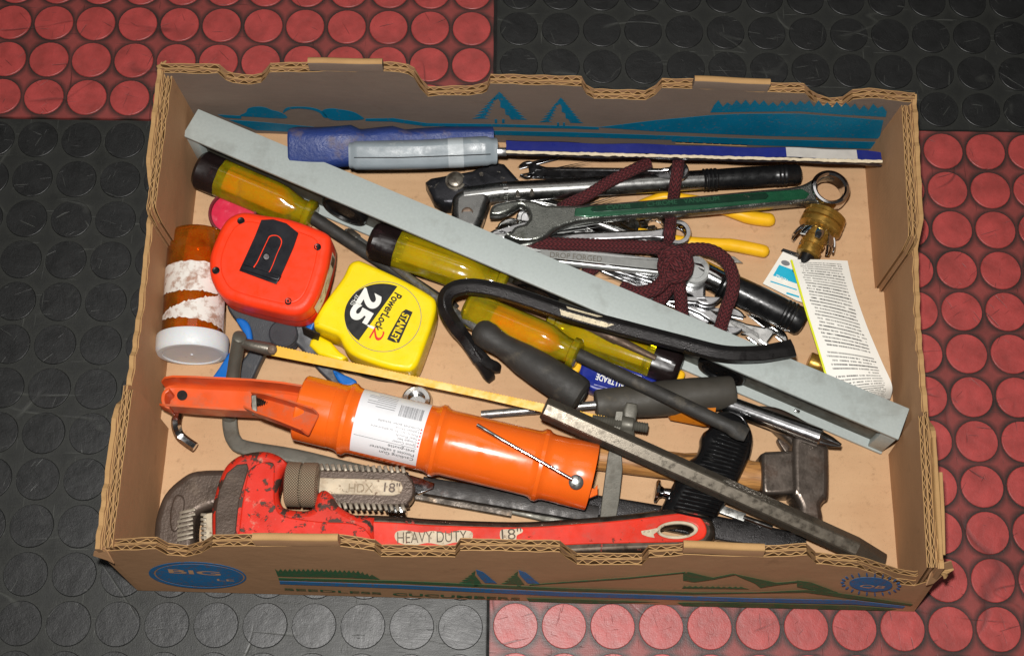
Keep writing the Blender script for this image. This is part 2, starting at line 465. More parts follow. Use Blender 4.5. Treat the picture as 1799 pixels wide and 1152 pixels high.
card('kraft_flute', rgb(116, 82, 48), rgb(92, 64, 36))  # fluting: darker paper, with shade of the voids put into the colour
card('kraft_edge', rgb(184, 146, 98), rgb(152, 116, 74))
floor_card('floor_card')
def ink(name, c, w=.40):
    m = bpy.data.materials.new(name); m.use_nodes = True; MATS[name] = m
    T = NT(m); b = T.n['Principled BSDF']; o = T.obj()
    n = T.noise(o, 300, 5, .7); k = T.noise(o, 40, 3)
    cc = T.mix(T.ramp(n, [(w, .6), (w + .09, 0.0)]), c, rgb(120, 88, 60))
    cc = T.mix(T.math('MULTIPLY', T.ramp(k, [(.4, 1.0), (.6, 0.0)]), .25), cc, tuple(x * .6 for x in c))
    T.link(cc, b.inputs['Base Color']); b.inputs['Roughness'].default_value = .6; b.inputs['Specular IOR Level'].default_value = .3
ink('ink_teal', rgb(0, 112, 146), .33); ink('ink_blue', rgb(36, 116, 172)); ink('ink_green', rgb(54, 104, 66)); ink('ink_kraft', rgb(214, 166, 124), .05)

BH = .108
def cut_edges(o):
    o.data.materials.append(MATS['kraft_edge'])
    for i in list(o.data.get('tops', [])): o.data.polygons[i].material_index = 1
class Wall:
    def __init__(s, b0, b1, r0, r1, h=BH):
        s.b0, s.b1 = Vector((*b0, 0)), Vector((*b1, 0)); s.r0, s.r1 = Vector((*r0, h)), Vector((*r1, h)); s.h = h
        u = (s.b1 - s.b0); s.len = u.length; s.u = u.normalized()
        w = (((s.r0 - s.b0) + (s.r1 - s.b1)) / 2).normalized()
        s.n = w.cross(s.u).normalized()
        if s.n.dot(Vector((.03, -.21, 0)) - s.b0) < 0: s.n = -s.n           # inward
    def pt(s, a, z, d=0.0):
        t = z / s.h; return s.b0.lerp(s.b1, a).lerp(s.r0.lerp(s.r1, a), t) + s.n * d
    def pl(s, d=0.0): return Pl(((s.b0 + s.b1 + s.r0 + s.r1) / 4) + s.n * d, s.n)
    def st(s, px, py, d=0.0):
        p = s.pl(d).hit(px, py); return ((p - s.b0).dot(s.u) / s.len, p.z)
def prof_fn(pts):
    pts = sorted(pts)
    def f(a):
        if a <= pts[0][0]: return pts[0][1]
        for (a0, z0), (a1, z1) in zip(pts, pts[1:]):
            if a <= a1: return z0 + (z1 - z0) * (a - a0) / max(a1 - a0, 1e-6)
        return pts[-1][1]
    return f
def sheet(wall, top, d_of, th, a0, a1, n, holes=(), bottom=None, extra=()):
    """one sheet of paper standing in the wall: depth d_of(a), thickness th, upper edge top(a)"""
    bottom = bottom or (lambda a: .001)
    A = sorted(set([a0 + (a1 - a0) * i / n for i in range(n + 1)] + [x for x in extra if a0 < x < a1] + [x for h in holes for x in h[:2] if a0 < x < a1]))
    vs_, fs, tops = [], [], []
    def col(a, segs):
        out = []
        for z in segs:
            for d in (d_of(a), d_of(a) + th): vs_.append(wall.pt(a, z, d)); out.append(len(vs_) - 1)
        return out
    prev = None
    for i in range(len(A) - 1):
        l, r = A[i], A[i + 1]; mid = (l + r) / 2
        bands = [(None, None)]
        hs = [h for h in holes if h[0] < mid < h[1]]
        def zs(a):
            if not hs: return [bottom(a), max(top(a), bottom(a) + .0004)]
            return [bottom(a), hs[0][2], hs[0][3], max(top(a), hs[0][3] + .001)]
        cl, cr = col(l, zs(l)), col(r, zs(r))
        for k in range(0, len(cl), 4):
            a_, b_, c_, d_ = cl[k:k + 4]; e_, f_, g_, h_ = cr[k:k + 4]
            fs += [(a_, e_, g_, c_), (b_, d_, h_, f_), (c_, g_, h_, d_), (a_, b_, f_, e_)]; tops.append(len(fs) - 2)
            if i == 0 or hs: fs.append((a_, c_, d_, b_))
            if i == len(A) - 2 or hs: fs.append((e_, f_, h_, g_))
    me = mesh(vs_, fs); me['tops'] = tops; return me
def jit(seed, amp):
    r = random.Random(seed); ph = [(r.uniform(0, 6.3), r.uniform(60, 260)) for _ in range(4)]
    return lambda a: amp * sum(math.sin(p + k * a) for p, k in ph) / 2
def board(wall, parent, top, d0, d1, a0, a1, outer_m, inner_m, holes=(), wave=.0084, bottom=None, extra=(), seed=1, lift=0.0):
    """corrugated board: two liners and the fluting between them"""
    j1, j2, j3 = jit(seed, .0006), jit(seed + 1, .0006), jit(seed + 2, .0008)
    n = max(8, int((a1 - a0) * wall.len / .004)); th = .0006
    bow = lambda a: 0.0
    cut_edges(link('liner', sheet(wall, lambda a: top(a) + j1(a), lambda a: d0 + bow(a), th, a0, a1, n, holes, bottom, extra), outer_m, parent, smooth=None))
    cut_edges(link('liner', sheet(wall, lambda a: top(a) + j2(a), lambda a: d1 - th + bow(a), th, a0, a1, n, holes, bottom, extra), inner_m, parent, smooth=None))
    amp = (d1 - d0 - 3 * th) / 2; c = (d0 + d1) / 2 - th / 2; ph = random.Random(seed).uniform(0, 6)
    nf = int((a1 - a0) * wall.len / wave * 10)
    pj_ = jit(seed + 5, 1.0)
    cut_edges(link('flute', sheet(wall, lambda a: top(a) - .0004 + j3(a) * .6, lambda a: c + bow(a) + amp * (.78 + .22 * pj_(a * .37)) * math.sin(2 * PI * a * wall.len / wave + ph + pj_(a)), .0006, a0, a1, nf, holes, bottom, extra), 'kraft_flute', parent, smooth=60))

boxo = thing('cardboard_box', 'shallow brown cardboard produce box holding all the tools on the rubber floor', 'box', (.03, -.215, 0))
w_back = Wall((-.264, -.006), (.336, -.0235), (-.2690, -.0095), (.3395, -.0275))
w_front = Wall((-.2735, -.4135), (.3315, -.4265), (-.2780, -.4000), (.3210, -.4105))
w_left = Wall((-.2735, -.4135), (-.264, -.006), (-.2785, -.4000), (-.2695, -.0095))
w_right = Wall((.3315, -.4265), (.336, -.0235), (.3210, -.4105), (.3395, -.0275))
TB = .0044
def wall_part(name, label=None):
    o = bpy.data.objects.new(name, None); COL.objects.link(o); o.parent = boxo; o.empty_display_size = .01
    if label: o['label'] = label
    return o
# ---- back wall: two boards, cut rim
rim_b = [(300, 129), (312, 129), (393, 130), (406, 142), (417, 146), (432, 148), (450, 148), (466, 146), (475, 137), (482, 128), (547, 126.5), (690, 126), (722, 130), (732, 136), (742, 155), (755, 169),
         (830, 167), (850, 164), (858, 160), (864, 147), (1022, 151), (1030, 165), (1044, 173), (1133, 175), (1150, 167), (1161, 155), (1210, 155), (1352, 162), (1408, 163), (1420, 175), (1431, 182), (1453, 188), (1475, 187), (1492, 174), (1520, 171), (1590, 179)]
pb = [w_back.st(x, y, 2 * TB) for x, y in rim_b]; fb = prof_fn(pb); exb = [a for a, z in pb]
wb = wall_part('wall', 'grey brown inside wall printed with teal trees and hills')
s_ = lambda x, y, w, d=0.0: w.st(x, y, d)
hA, hB = s_(572, 224, w_back, 2 * TB), s_(694, 230, w_back, 2 * TB); hC, hD = s_(1188, 246, w_back, 2 * TB), s_(1312, 256, w_back, 2 * TB)
holes_b = [(hA[0], hB[0], hB[1] - .001, hA[1]), (hC[0], hD[0], hD[1] - .001, hC[1])]
board(w_back, wb, fb, 0, TB, 0.0, 1.0, 'kraft_out', 'kraft_in', holes_b, extra=exb, seed=11)
board(w_back, wb, fb, TB + .0004, 2 * TB, .006, .994, 'kraft_in', 'kraft_grey', holes_b, extra=exb, seed=21)
def tab(wall, parent, xa, ya, xb, yb, d, hh, face_m='kraft_grey'):
    """folded-over tongue standing above the rim"""
    (a0, z0), (a1, z1) = wall.st(xa, ya, d), wall.st(xb, yb, d)
    pts = []; th = .0056; o0 = (2 * TB - th) if d > 0 else 0.0
    me_v, me_f = [], []; k = 7
    for i in range(9):
        f = i / 8; a = a0 + (a1 - a0) * f; zt = z0 + (z1 - z0) * f + .0004 * math.sin(7 * f)
        sec = [(0.0, zt - hh)] + [(th / 2 - th / 2 * math.cos(PI * q / k), zt - .002 + .002 * math.sin(PI * q / k)) for q in range(k + 1)] + [(th, zt - hh)]
        for dd, z in sec: me_v.append(wall.pt(a, z, dd + o0 + (.0003 if d > 0 else -.0003)))
        m = len(sec)
        if i:
            for q in range(m - 1): b = i * m + q; me_f.append((b - m, b, b + 1, b + 1 - m))
    me_f.append(tuple(range(m))); me_f.append(tuple(8 * m + q for q in range(m))[::-1])
    o = link('tab', mesh(me_v, me_f), face_m, parent, smooth=50); o.data.materials.append(MATS['kraft_edge'])
    for p in o.data.polygons:
        if abs(p.normal.z) > .35: p.material_index = 1
tab(w_back, wb, 549, 110, 678, 112, 2 * TB, .013); tab(w_back, wb, 1218, 141, 1349, 147, 2 * TB, .013)
# print on its inner face
pbk = w_back.pl(2 * TB + .0009)
def pr(loops, m='ink_teal', smooth=False, pl=None, step=4, par=None): return decal('print', loops, pl or pbk, m, par or wb, smooth=smooth, step=step)
pr([[(383, 202), (424, 204), (424, 209), (395, 207)]]); pr([[(402, 211), (448, 214), (570, 225), (572, 231), (510, 232), (450, 229), (424, 219)]])
pr([[(422, 204), (432, 198), (436, 191), (450, 188), (465, 189), (478, 194), (490, 197), (502, 203), (503, 208), (480, 208), (450, 206)]], smooth=True)
pr([[(497, 199), (503, 190), (525, 188), (550, 190), (568, 197), (575, 207), (568, 206), (562, 199), (548, 193.5), (525, 191), (508, 193)]], smooth=True)
pr([[(566, 196), (580, 191), (600, 193), (620, 197), (632, 203), (638, 210), (605, 212), (580, 210)]], smooth=True)
pr([[(642, 209), (690, 208), (750, 217), (867, 218.5), (1010, 222), (1052, 224), (1052, 228), (1010, 226.5), (867, 223), (745, 222), (690, 214), (642, 213)]])
pr([[(856, 230), (1010, 233), (1180, 239), (1180, 246), (1010, 241), (860, 237)]])
def pine(cx, ty, w, h):
    n = 9; rt = [(cx, ty)]
    for i in range(n):
        f = (i + 1) / n; y = ty + h * f; rt += [(cx + w * (f * .95 + .04), y + h * .01), (cx + w * f * .80, y + h * .015)]
    pr([rt + [(cx + w * .42, ty + h * 1.0), (cx + w * .34, ty + h * .86), (cx + w * .22, ty + h * .82), (cx + w * .20, ty + h * .62), (cx + w * .04, ty + h * .56), (cx + w * .04, ty + h * .36), (cx - w * .04, ty + h * .24), (cx - w * .14, ty + h * .30), (cx - w * .2, ty + h * .22)]])
    for i in range(2, n):
        f = (i + .6) / n; y = ty + h * f; pr([[(cx - w * (f * .95 + .04), y + h * .02), (cx - w * f * .62, y - h * .085), (cx - w * (f * .50), y - h * .06), (cx - w * f * .56, y - h * .01), (cx - w * f * .40, y + h * .015)]])
    for q in (-.12, .14): pr([[(cx + w * (q - .04), ty + h * 1.0), (cx + w * (q + .05), ty + h * 1.0), (cx + w * (q + .05), ty + h * 1.14), (cx + w * (q - .04), ty + h * 1.14)]])
pine(877, 162, 50, 48); pine(985, 172, 40, 44)
zz = []
for i, x in enumerate(range(1254, 1566, 8)): zz.append((x, (178 if i % 2 else 186) + 9 * max(0, (x - 1430) / 135) + R.uniform(-2.5, 2.5)))
pr([[(1248, 198)] + zz + [(1556, 206), (1480, 202), (1405, 196), (1300, 197)]])
pr([[(1052, 224), (1150, 212), (1247, 203), (1300, 200.5), (1402, 200), (1480, 206), (1552, 212), (1545, 244), (1345, 239), (1150, 231)]])
pr([[(1180, 239), (1345, 245), (1540, 250), (1536, 262), (1345, 256), (1180, 249)]])
# ---- front wall
rim_f = [(170, 967), (181, 966), (287, 961), (305, 972), (338, 976), (368, 969), (388, 957.6), (460, 957), (618, 958), (676, 967), (686, 976.5), (818, 978), (830, 966), (1007, 970.6), (1016, 980), (1032, 992), (1148, 993), (1164, 980),
         (1216, 978), (1230, 976), (1378, 981), (1448, 978), (1460, 993), (1532, 999), (1556, 1010), (1592, 1026), (1622, 1031), (1648, 1024)]
pf = [w_front.st(x, y, 0) for x, y in rim_f]; ff = prof_fn(pf); exf = [a for a, z in pf]
wf = wall_part('wall', 'outside front wall printed with logo, trees and SEEDLESS CUCUMBERS')
ff_in = prof_fn(pf[:-4] + [(a, z + .008 * min(1, (a - pf[-5][0]) / .05)) for a, z in pf[-4:]])
board(w_front, wf, ff, 0, TB, 0.0, 1.0, 'kraft_out', 'kraft_in', extra=exf, seed=31)
board(w_front, wf, ff_in, TB + .0004, 2 * TB, .006, .994, 'kraft_in', 'kraft_in', extra=exf, seed=41)
tab(w_front, wf, 462, 945, 615, 947, 0, .013, 'kraft_out'); tab(w_front, wf, 1232, 962, 1376, 969, 0, .013, 'kraft_out')
pfr = w_front.pl(-.0009)
def pq(loops, m, smooth=False, step=4): return decal('print', loops, Pl(pfr.o, -pfr.n), m, wf, smooth=smooth, step=step)
pq([circ(347, 1010, 86, 23, 40, .05), circ(350, 1010, 80, 20.5, 40, .05)[::-1]], 'ink_blue'); pq([circ(350, 1010, 77, 19, 40, .05)], 'ink_blue')
PF = Pl(pfr.o - pfr.n * .0004, -pfr.n)
text('lettering', 'BIG', PF, (297, 1005), (388, 1010), .0095, 'ink_kraft', wf, bold=.02)
text('lettering', 'LE', PF, (382, 1019), (412, 1020.5), .0050, 'ink_kraft', wf, bold=.01)
zz = [(483, 999)]
for i, x in enumerate(range(489, 655, 4)): zz.append((x, (999 if i % 2 else 1003.5) + max(0, (x - 560)) * .045 + max(0, x - 630) * .25))
pq([zz + [(667, 1017), (600, 1014), (488, 1012)]], 'ink_green')
pq([[(489, 1014.5), (700, 1019.5), (824, 1025), (980, 1032), (1220, 1040), (1330, 1039.5), (1420, 1035.5), (1472, 1041), (1604, 1061), (1600, 1064), (1465, 1047), (1415, 1040), (1220, 1043.5), (980, 1036.5), (824, 1029.5), (700, 1024), (490, 1018.5)]], 'ink_green')
pq([[(491, 1020), (700, 1027), (980, 1039.5), (1300, 1050), (1500, 1054), (1590, 1064.5), (1586, 1068), (1500, 1061), (1300, 1056.5), (980, 1046.5), (700, 1033), (492, 1025.5)]], 'ink_blue')
text('lettering', 'SEEDLESS', PF, (500, 1035.5), (670, 1043), .0058, 'ink_green', wf, bold=.01)
text('lettering', 'CUCUMBERS', PF, (690, 1044.5), (913, 1053), .0070, 'ink_green', wf, bold=.02)
for cx, ty in ((836, 1000), (911, 1001)):
    pq([[(cx, ty), (cx + 12, ty + 4), (cx + 20, ty + 10), (cx + 28, ty + 17), (cx + 37, ty + 24), (cx + 16, ty + 23), (cx + 8, ty + 15), (cx + 2, ty + 8)]], 'ink_blue')
    l = [(cx - 1, ty + 2)]
    for i in range(5): l += [(cx - 8 - i * 5.5, ty + 7 + i * 4), (cx - 5 - i * 4, ty + 8 + i * 4)]
    pq([l + [(cx - 28, ty + 24), (cx + 10, ty + 25), (cx + 4, ty + 17), (cx - 2, ty + 10)]], 'ink_green')
    pq([[(cx - 3, ty + 26), (cx + 4, ty + 26), (cx + 4, ty + 30), (cx - 3, ty + 30)]], 'ink_green')
pq([[(930, 1026), (1010, 1020), (1100, 1014), (1204, 1004), (1204, 1006), (1100, 1016.5), (1010, 1022.5), (930, 1027.5)]], 'ink_green')
pq([[(1200, 1008), (1209, 1004), (1252, 1014), (1288, 1007), (1292, 1009), (1255, 1017), (1220, 1022), (1200, 1019)]], 'ink_green')
pq([[(1288, 1007), (1330, 1016), (1364, 1023), (1400, 1020), (1400, 1023), (1366, 1027), (1336, 1032), (1326, 1024), (1302, 1014)]], 'ink_green')
pq([[(1400, 1019), (1424, 1022), (1472, 1040), (1440, 1038), (1400, 1030)]], 'ink_green')
zz = [(x, 1028.5 + (1.8 if i % 2 else 0) + (x - 1200) * .015) for i, x in enumerate(range(1202, 1312, 5))]; pq([zz + [(1316, 1034), (1198, 1033)]], 'ink_green')
pq([[(925, 1050), (980, 1051), (1160, 1057), (1040, 1060), (930, 1056)]], 'ink_green'); pq([[(1190, 1058), (1260, 1057), (1500, 1063.5), (1575, 1069), (1560, 1072), (1200, 1064)]], 'ink_green')
pq([circ(1530, 1026, 38, 12.5, 32, .06)], 'ink_blue')
for k in range(22):
    a = 2 * PI * k / 22; x, y = 1530 + 50 * math.cos(a), 1026 + 17 * math.sin(a) + 3 * math.cos(a); pq([circ(x, y, 3.6, 1.6, 8, a)], 'ink_blue')
text('lettering', 'QB', PF, (1508, 1030), (1552, 1033), .0068, 'ink_kraft', wf, bold=.01)
# ---- side walls: one folded board, lower in the middle, with doubled corner flaps cut on the slant
def side(wall, a_lo, a_hi, zmid, name, seed, flaps):
    w = wall_part('wall', name)
    jt = jit(seed + 3, .0012)
    top = prof_fn([(0, BH + .001), (a_lo - .012, BH), (a_lo, BH - .003), (a_lo + .03, zmid + .006), (.5, zmid), (a_hi - .03, zmid + .006), (a_hi, BH - .004), (a_hi + .012, BH), (1, BH + .001)])
    t2 = lambda a: top(a) + jt(a)
    cut_edges(link('liner', sheet(wall, t2, lambda a: -.0022, .0034, 0.0, 1.0, 90), 'kraft_in', w, smooth=60))
    cut_edges(link('liner', sheet(wall, lambda a: t2(a) - .0012 + jt(1 - a), lambda a: .0014, .0008, 0.0, 1.0, 90), 'kraft_in', w, smooth=60))
    pos = [(w_pt, sg) for w_pt, sg in ((0, 1), (1, -1))]
    for k, (e, sg) in enumerate(pos):
        b_ = flaps[k]
        far = b_ + sg * .012
        tp = prof_fn([(e, BH - .001), (b_, BH - .001), (b_ + sg * .006, BH - .006), (far, BH - .022)])
        lo, hi = (.004, far) if e == 0 else (far, .996)
        board(wall, w, tp, .0026, .0026 + .0034, lo, hi, 'kraft_in', 'kraft_in', seed=seed + 20 * k, extra=[b_, b_ + sg * .006])
        lo2, hi2 = (.004, far - .008) if e == 0 else (far + .008, .996)
        tp2 = lambda a, tp=tp, sg=sg: tp(a + sg * .008)
        board(wall, w, tp2, .0062, .0096, lo2, hi2, 'kraft_in', 'kraft_in', seed=seed + 20 * k + 7, extra=[b_])
    return w
wl = side(w_left, .275, .765, .083, 'left wall with slanted corner flaps', 51, (.311, .676))
wr = side(w_right, .275, .70, .085, 'right wall with torn front corner', 91, (.304, .672))
# torn paper at the corners
def shred(name, pts, rr, parent, m='kraft_edge'): tube(name, pts, rr, m, parent, sec=rrect(.4, 2))
for (x, y, z, dx, dz, ln) in ((.3215, -.404, .1065, .004, .001, .090), (.3245, -.400, .1040, .004, .001, .060)):
    shred('torn_strip', [(x, y, z), (x + dx * .4, y + ln * .5, z + .001), (x + dx, y + ln, z + dz)], [(.0014, .004), (.002, .005), (.0014, .004)], wr)
for (x, y, z) in ((-.2690, -.0085, .1075), (.3390, -.0275, .1075), (.330, -.41, .097)):
    for k in range(2): shred('torn_strip', [(x + R.uniform(-.003, .003), y + R.uniform(-.003, .003), z - .008), (x + R.uniform(-.004, .004), y + R.uniform(-.004, .004), z - .003), (x + R.uniform(-.004, .004), y + R.uniform(-.004, .004), z + R.uniform(.0, .002))], [(.0022, .0006), (.002, .0006), (.0006, .0003)], wl if x < 0 else wr)
plate('corner_tear', [[(1640, 995), (1672, 985), (1676, 1000), (1655, 1012), (1640, 1025), (1628, 1028)]], tilt((1628, 1028, .085), (1672, 985, .09), (1640, 995, .099)), .0012, 'kraft_in', wr, .0003)
plate('corner_tear', [[(165, 968), (182, 962), (188, 968), (200, 990), (188, 984), (163, 976)]], tilt((165, 970, .098), (188, 968, .104), (200, 990, .09)), .0012, 'kraft_in', wl, .0003)
# ---- bottom
FZ = .008
cs = [w_back.pt(0, .004, .004), w_back.pt(1, .004, .004), w_front.pt(1, .004, .004), w_front.pt(0, .004, .004)]
nx, ny = 60, 40; vs_ = []; fs = []
bump_ = jit(5, .0005); b2 = jit(6, .0005)
for j in range(ny + 1):
    for i in range(nx + 1):
        u, v = i / nx, j / ny; p = cs[0].lerp(cs[1], u).lerp(cs[3].lerp(cs[2], u), v)
        vs_.append((p.x, p.y, FZ + bump_(u) * .6 + b2(v) * .6 + .0012 * math.exp(-((u - .957) / .006) ** 2)))
for j in range(ny):
    for i in range(nx): a = j * (nx + 1) + i; fs.append((a, a + nx + 1, a + nx + 2, a + 1))
link('bottom_panel', mesh(vs_, fs), 'floor_card', boxo, smooth=60)
bl = [Vector((p.x, p.y, .001)) for p in cs]; link('bottom_panel', mesh(bl, [(0, 1, 2, 3)]), 'kraft_out', boxo, smooth=None)

# ================================================================ materials of the tools
GREASE = rgb(34, 28, 24)
mat('level_grey', rgb(170, 178, 175), .5, var=(420, .08), bump=(900, .12), dirt=(rgb(128, 130, 124), 34, .54, .35), scratch=(rgb(112, 118, 118), .45))
mat('black_plastic', rgb(22, 22, 23), .34, var=(80, .3), bump=(700, .08), dirt=(rgb(70, 64, 56), 90, .66, .35))
mat('web_shade_grey', rgb(86, 84, 74), .55, var=(60, .3), dirt=(rgb(60, 52, 40), 50, .5, .6))  # web darkened: shade under the top flange put into its colour
mat('chrome_shaft', (.52, .52, .53), .22, 1, var=(70, .3), rvar=.06, dirt=(rgb(70, 64, 54), 70, .58, .5))
mat('lever_chrome', (.34, .34, .33), .29, 1, var=(90, .25), bump=(900, .03), rvar=.05, dirt=(rgb(80, 70, 56), 80, .6, .4))
mat('shank_satin', rgb(196, 198, 196), .33, .55, var=(120, .12), bump=(900, .06), dirt=(rgb(110, 104, 94), 90, .6, .5))
mat('shank_groove', rgb(158, 159, 156), .4, .5, var=(120, .2))
mat('gloss_black', rgb(20, 20, 21), .2, var=(80, .3), rvar=.06, dirt=(rgb(60, 56, 50), 120, .66, .3))
mat('black_rubber', rgb(50, 48, 45), .58, var=(50, .3), bump=(1600, .3), dirt=(rgb(100, 92, 78), 60, .55, .5), scratch=(rgb(110, 104, 92), .3))
mat('grey_rubber', rgb(68, 64, 57), .6, var=(40, .3), bump=(1200, .22), dirt=(rgb(116, 104, 84), 45, .55, .45), scratch=(rgb(126, 118, 100), .35))
mat('clip_black', rgb(36, 37, 42), .32, .3, var=(50, .25), scratch=(rgb(90, 90, 96), .3))
mat('chrome', (.60, .60, .59), .15, 1, var=(60, .3), bump=(260, .08), dirt=(rgb(70, 60, 46), 70, .6, .5), rvar=.06)
mat('chrome_bright', (.72, .72, .73), .11, 1, var=(80, .2), rvar=.05, bump=(200, .05), dirt=(rgb(90, 84, 74), 60, .68, .4))
mat('jaw_chrome', rgb(140, 142, 136), .2, .9, var=(60, .3), bump=(900, .25), dirt=(rgb(70, 70, 60), 60, .55, .6))
mat('satin_steel', rgb(172, 172, 168), .34, .85, var=(120, .2), bump=(700, .1), dirt=(rgb(70, 60, 50), 60, .6, .5))
mat('dull_steel', rgb(128, 122, 112), .42, .7, var=(60, .3), bump=(500, .2), dirt=(rgb(60, 46, 34), 55, .55, .7), scratch=((.55, .54, .5), .3))
mat('bar_steel', rgb(108, 101, 90), .34, .7, var=(90, .12), bump=(1800, .10), dirt=(rgb(84, 72, 60), 220, .62, .3), scratch=(rgb(170, 164, 150), .3))
mat('dark_steel', rgb(66, 60, 54), .42, .75, var=(55, .35), bump=(450, .3), dirt=(rgb(96, 78, 58), 48, .56, .6), scratch=(rgb(150, 140, 124), .35))
mat('rusty_steel', rgb(104, 86, 72), .55, .5, var=(60, .35), bump=(600, .3), dirt=(rgb(70, 46, 32), 90, .5, .7), scratch=(rgb(160, 148, 132), .3))
mat('hammer_steel', rgb(102, 92, 84), .36, .7, var=(40, .3), bump=(300, .2), dirt=(rgb(72, 52, 40), 38, .5, .7), scratch=(rgb(160, 150, 136), .5))
mat('black_steel', rgb(42, 40, 40), .36, .55, var=(60, .4), bump=(1100, .35), wear=(rgb(110, 96, 84), 160, .68, .45, .6), scratch=(rgb(110, 104, 100), .35))
mat('paint_bar', rgb(50, 47, 45), .45, .4, var=(60, .4), bump=(800, .15), wear=(rgb(190, 180, 140), 110, .66, .7, 0.0), dirt=(rgb(80, 44, 36), 60, .6, .6))
mat('jaw_black', rgb(62, 62, 66), .34, .7, var=(60, .35), bump=(500, .12), wear=(rgb(130, 122, 110), 90, .62, .4, .8), scratch=(rgb(130, 130, 134), .5), dirt=(rgb(110, 90, 60), 70, .64, .5))
mat('brass', rgb(176, 136, 62), .3, .72, var=(80, .25), dirt=(rgb(110, 80, 34), 120, .6, .6))
mat('nail_brass', rgb(214, 170, 90), .3, 1, var=(80, .2))
mat('blue_grip', rgb(38, 58, 118), .5, var=(40, .25), bump=(420, .7), dirt=(rgb(120, 104, 90), 45, .55, .55))
mat('grey_handle', rgb(132, 142, 148), .42, var=(40, .15), bump=(800, .1), dirt=(rgb(190, 194, 192), 55, .6, .5), scratch=(rgb(190, 194, 194), .3))
mat('grey_band', rgb(168, 176, 180), .42, var=(40, .12), bump=(800, .1))
mat('blue_card', rgb(34, 42, 118), .42, var=(60, .2), scratch=(rgb(190, 180, 160), .4))
mat('card_white', rgb(196, 190, 182), .6, var=(80, .15))
mat('card_torn', rgb(222, 206, 176), .8, var=(200, .2), bump=(900, .4))
mat('card_dark', rgb(46, 40, 48), .5, var=(60, .4), dirt=(rgb(110, 92, 70), 50, .55, .6))
mat('orange_red', rgb(252, 62, 26), .42, var=(50, .08), bump=(900, .12), dirt=(rgb(196, 60, 40), 60, .62, .4), spec=.4)
mat('yellow_case', rgb(244, 214, 12), .36, var=(60, .06), bump=(700, .06), dirt=(rgb(140, 116, 30), 140, .66, .7), scratch=(rgb(190, 166, 40), .35))
mat('ink_black', rgb(26, 26, 27), .42, var=(90, .2), wear=(rgb(226, 214, 150), 150, .76, .5))
mat('ink_white', rgb(236, 236, 228), .5, var=(90, .1))
mat('ink_faint', rgb(150, 132, 106), .6, var=(200, .3))
mat('ink_red', rgb(216, 40, 30), .5, var=(90, .1))
mat('ink_grey', rgb(120, 120, 124), .6, var=(90, .1))
mat('label_white', rgb(230, 230, 232), .45, var=(60, .05), dirt=(rgb(170, 168, 164), 50, .66, .4))
mat('label_dirty', rgb(226, 222, 214), .7, var=(60, .1), dirt=(rgb(156, 112, 88), 110, .50, .85))
mat('paper', rgb(236, 232, 222), .7, var=(40, .06))
mat('cyan', rgb(0, 172, 204), .5, var=(60, .08))
mat('lime', rgb(222, 226, 40), .6, var=(60, .1))
mat('cap_white', rgb(216, 220, 222), .42, var=(60, .05), sss=.2, dirt=(rgb(150, 146, 140), 60, .62, .4))
mat('acetate_core', rgb(255, 124, 8), .5, var=(45, .3), dirt=(rgb(236, 92, 6), 32, .46, .9))
mat('acetate_core_dim', rgb(214, 186, 22), .5, var=(45, .3))
mat('acetate_cap', rgb(30, 22, 22), .3, var=(45, .4), wear=(rgb(120, 90, 30), 120, .70, .4), dirt=(rgb(70, 44, 50), 60, .56, .7))
mat('blade_yellow', rgb(228, 172, 14), .42, var=(60, .06), wear=(rgb(130, 96, 40), 90, .74, .6), dirt=(rgb(196, 150, 30), 40, .6, .5))
mat('gun_orange', rgb(240, 104, 28), .24, var=(30, .05), coat=.5, dirt=(rgb(206, 80, 20), 40, .66, .5), scratch=(rgb(252, 150, 90), .25))
mat('gun_orange_dusty', rgb(222, 92, 40), .4, var=(30, .15), dirt=(rgb(176, 110, 84), 40, .5, .7))
mat('red_enamel', rgb(218, 48, 24), .40, var=(30, .3), wear=(rgb(92, 54, 44), 130, .64, .45, .3), dirt=(rgb(170, 74, 58), 110, .54, .6), scratch=(rgb(150, 50, 36), .5))
mat('red_worn', rgb(214, 44, 26), .42, var=(40, .2), wear=(rgb(84, 62, 52), 120, .56, .45, .3), dirt=(rgb(190, 170, 146), 110, .60, .8), scratch=(rgb(120, 60, 46), .6))
mat('wrench_edge', rgb(92, 82, 72), .36, .85, var=(50, .3), wear=(rgb(150, 40, 28), 70, .60, .5, 0.0), dirt=(rgb(60, 44, 36), 40, .56, .6))
mat('wrench_head', rgb(206, 46, 28), .42, var=(40, .2), wear=(rgb(78, 60, 52), 70, .52, .42, .4), dirt=(rgb(180, 160, 136), 110, .62, .7), scratch=(rgb(120, 60, 46), .6))
mat('wrench_dark', rgb(90, 77, 68), .40, .45, var=(40, .25), bump=(500, .3), dirt=(rgb(110, 96, 82), 50, .56, .5), scratch=(rgb(150, 140, 128), .35))
mat('cream_worn', rgb(200, 186, 160), .55, var=(80, .3), wear=(rgb(120, 96, 76), 190, .59, .5), dirt=(rgb(140, 118, 94), 70, .52, .6))
mat('green_enamel', rgb(26, 84, 56), .3, .3, var=(60, .3), wear=(rgb(150, 156, 146), 70, .66, .3, 1.0), coat=.3)
mat('green_dark', rgb(12, 50, 34), .36, .3, var=(60, .4), wear=(rgb(90, 80, 70), 60, .60, .4, .6))
mat('yellow_grip', rgb(244, 186, 30), .38, var=(50, .1), dirt=(rgb(170, 110, 20), 120, .66, .7))
mat('blue_bright', rgb(16, 104, 190), .42, var=(40, .15), dirt=(rgb(30, 60, 96), 50, .6, .5))
mat('dark_grey_plastic', rgb(56, 58, 62), .5, var=(40, .2), bump=(900, .2), dirt=(rgb(100, 96, 90), 50, .62, .4))
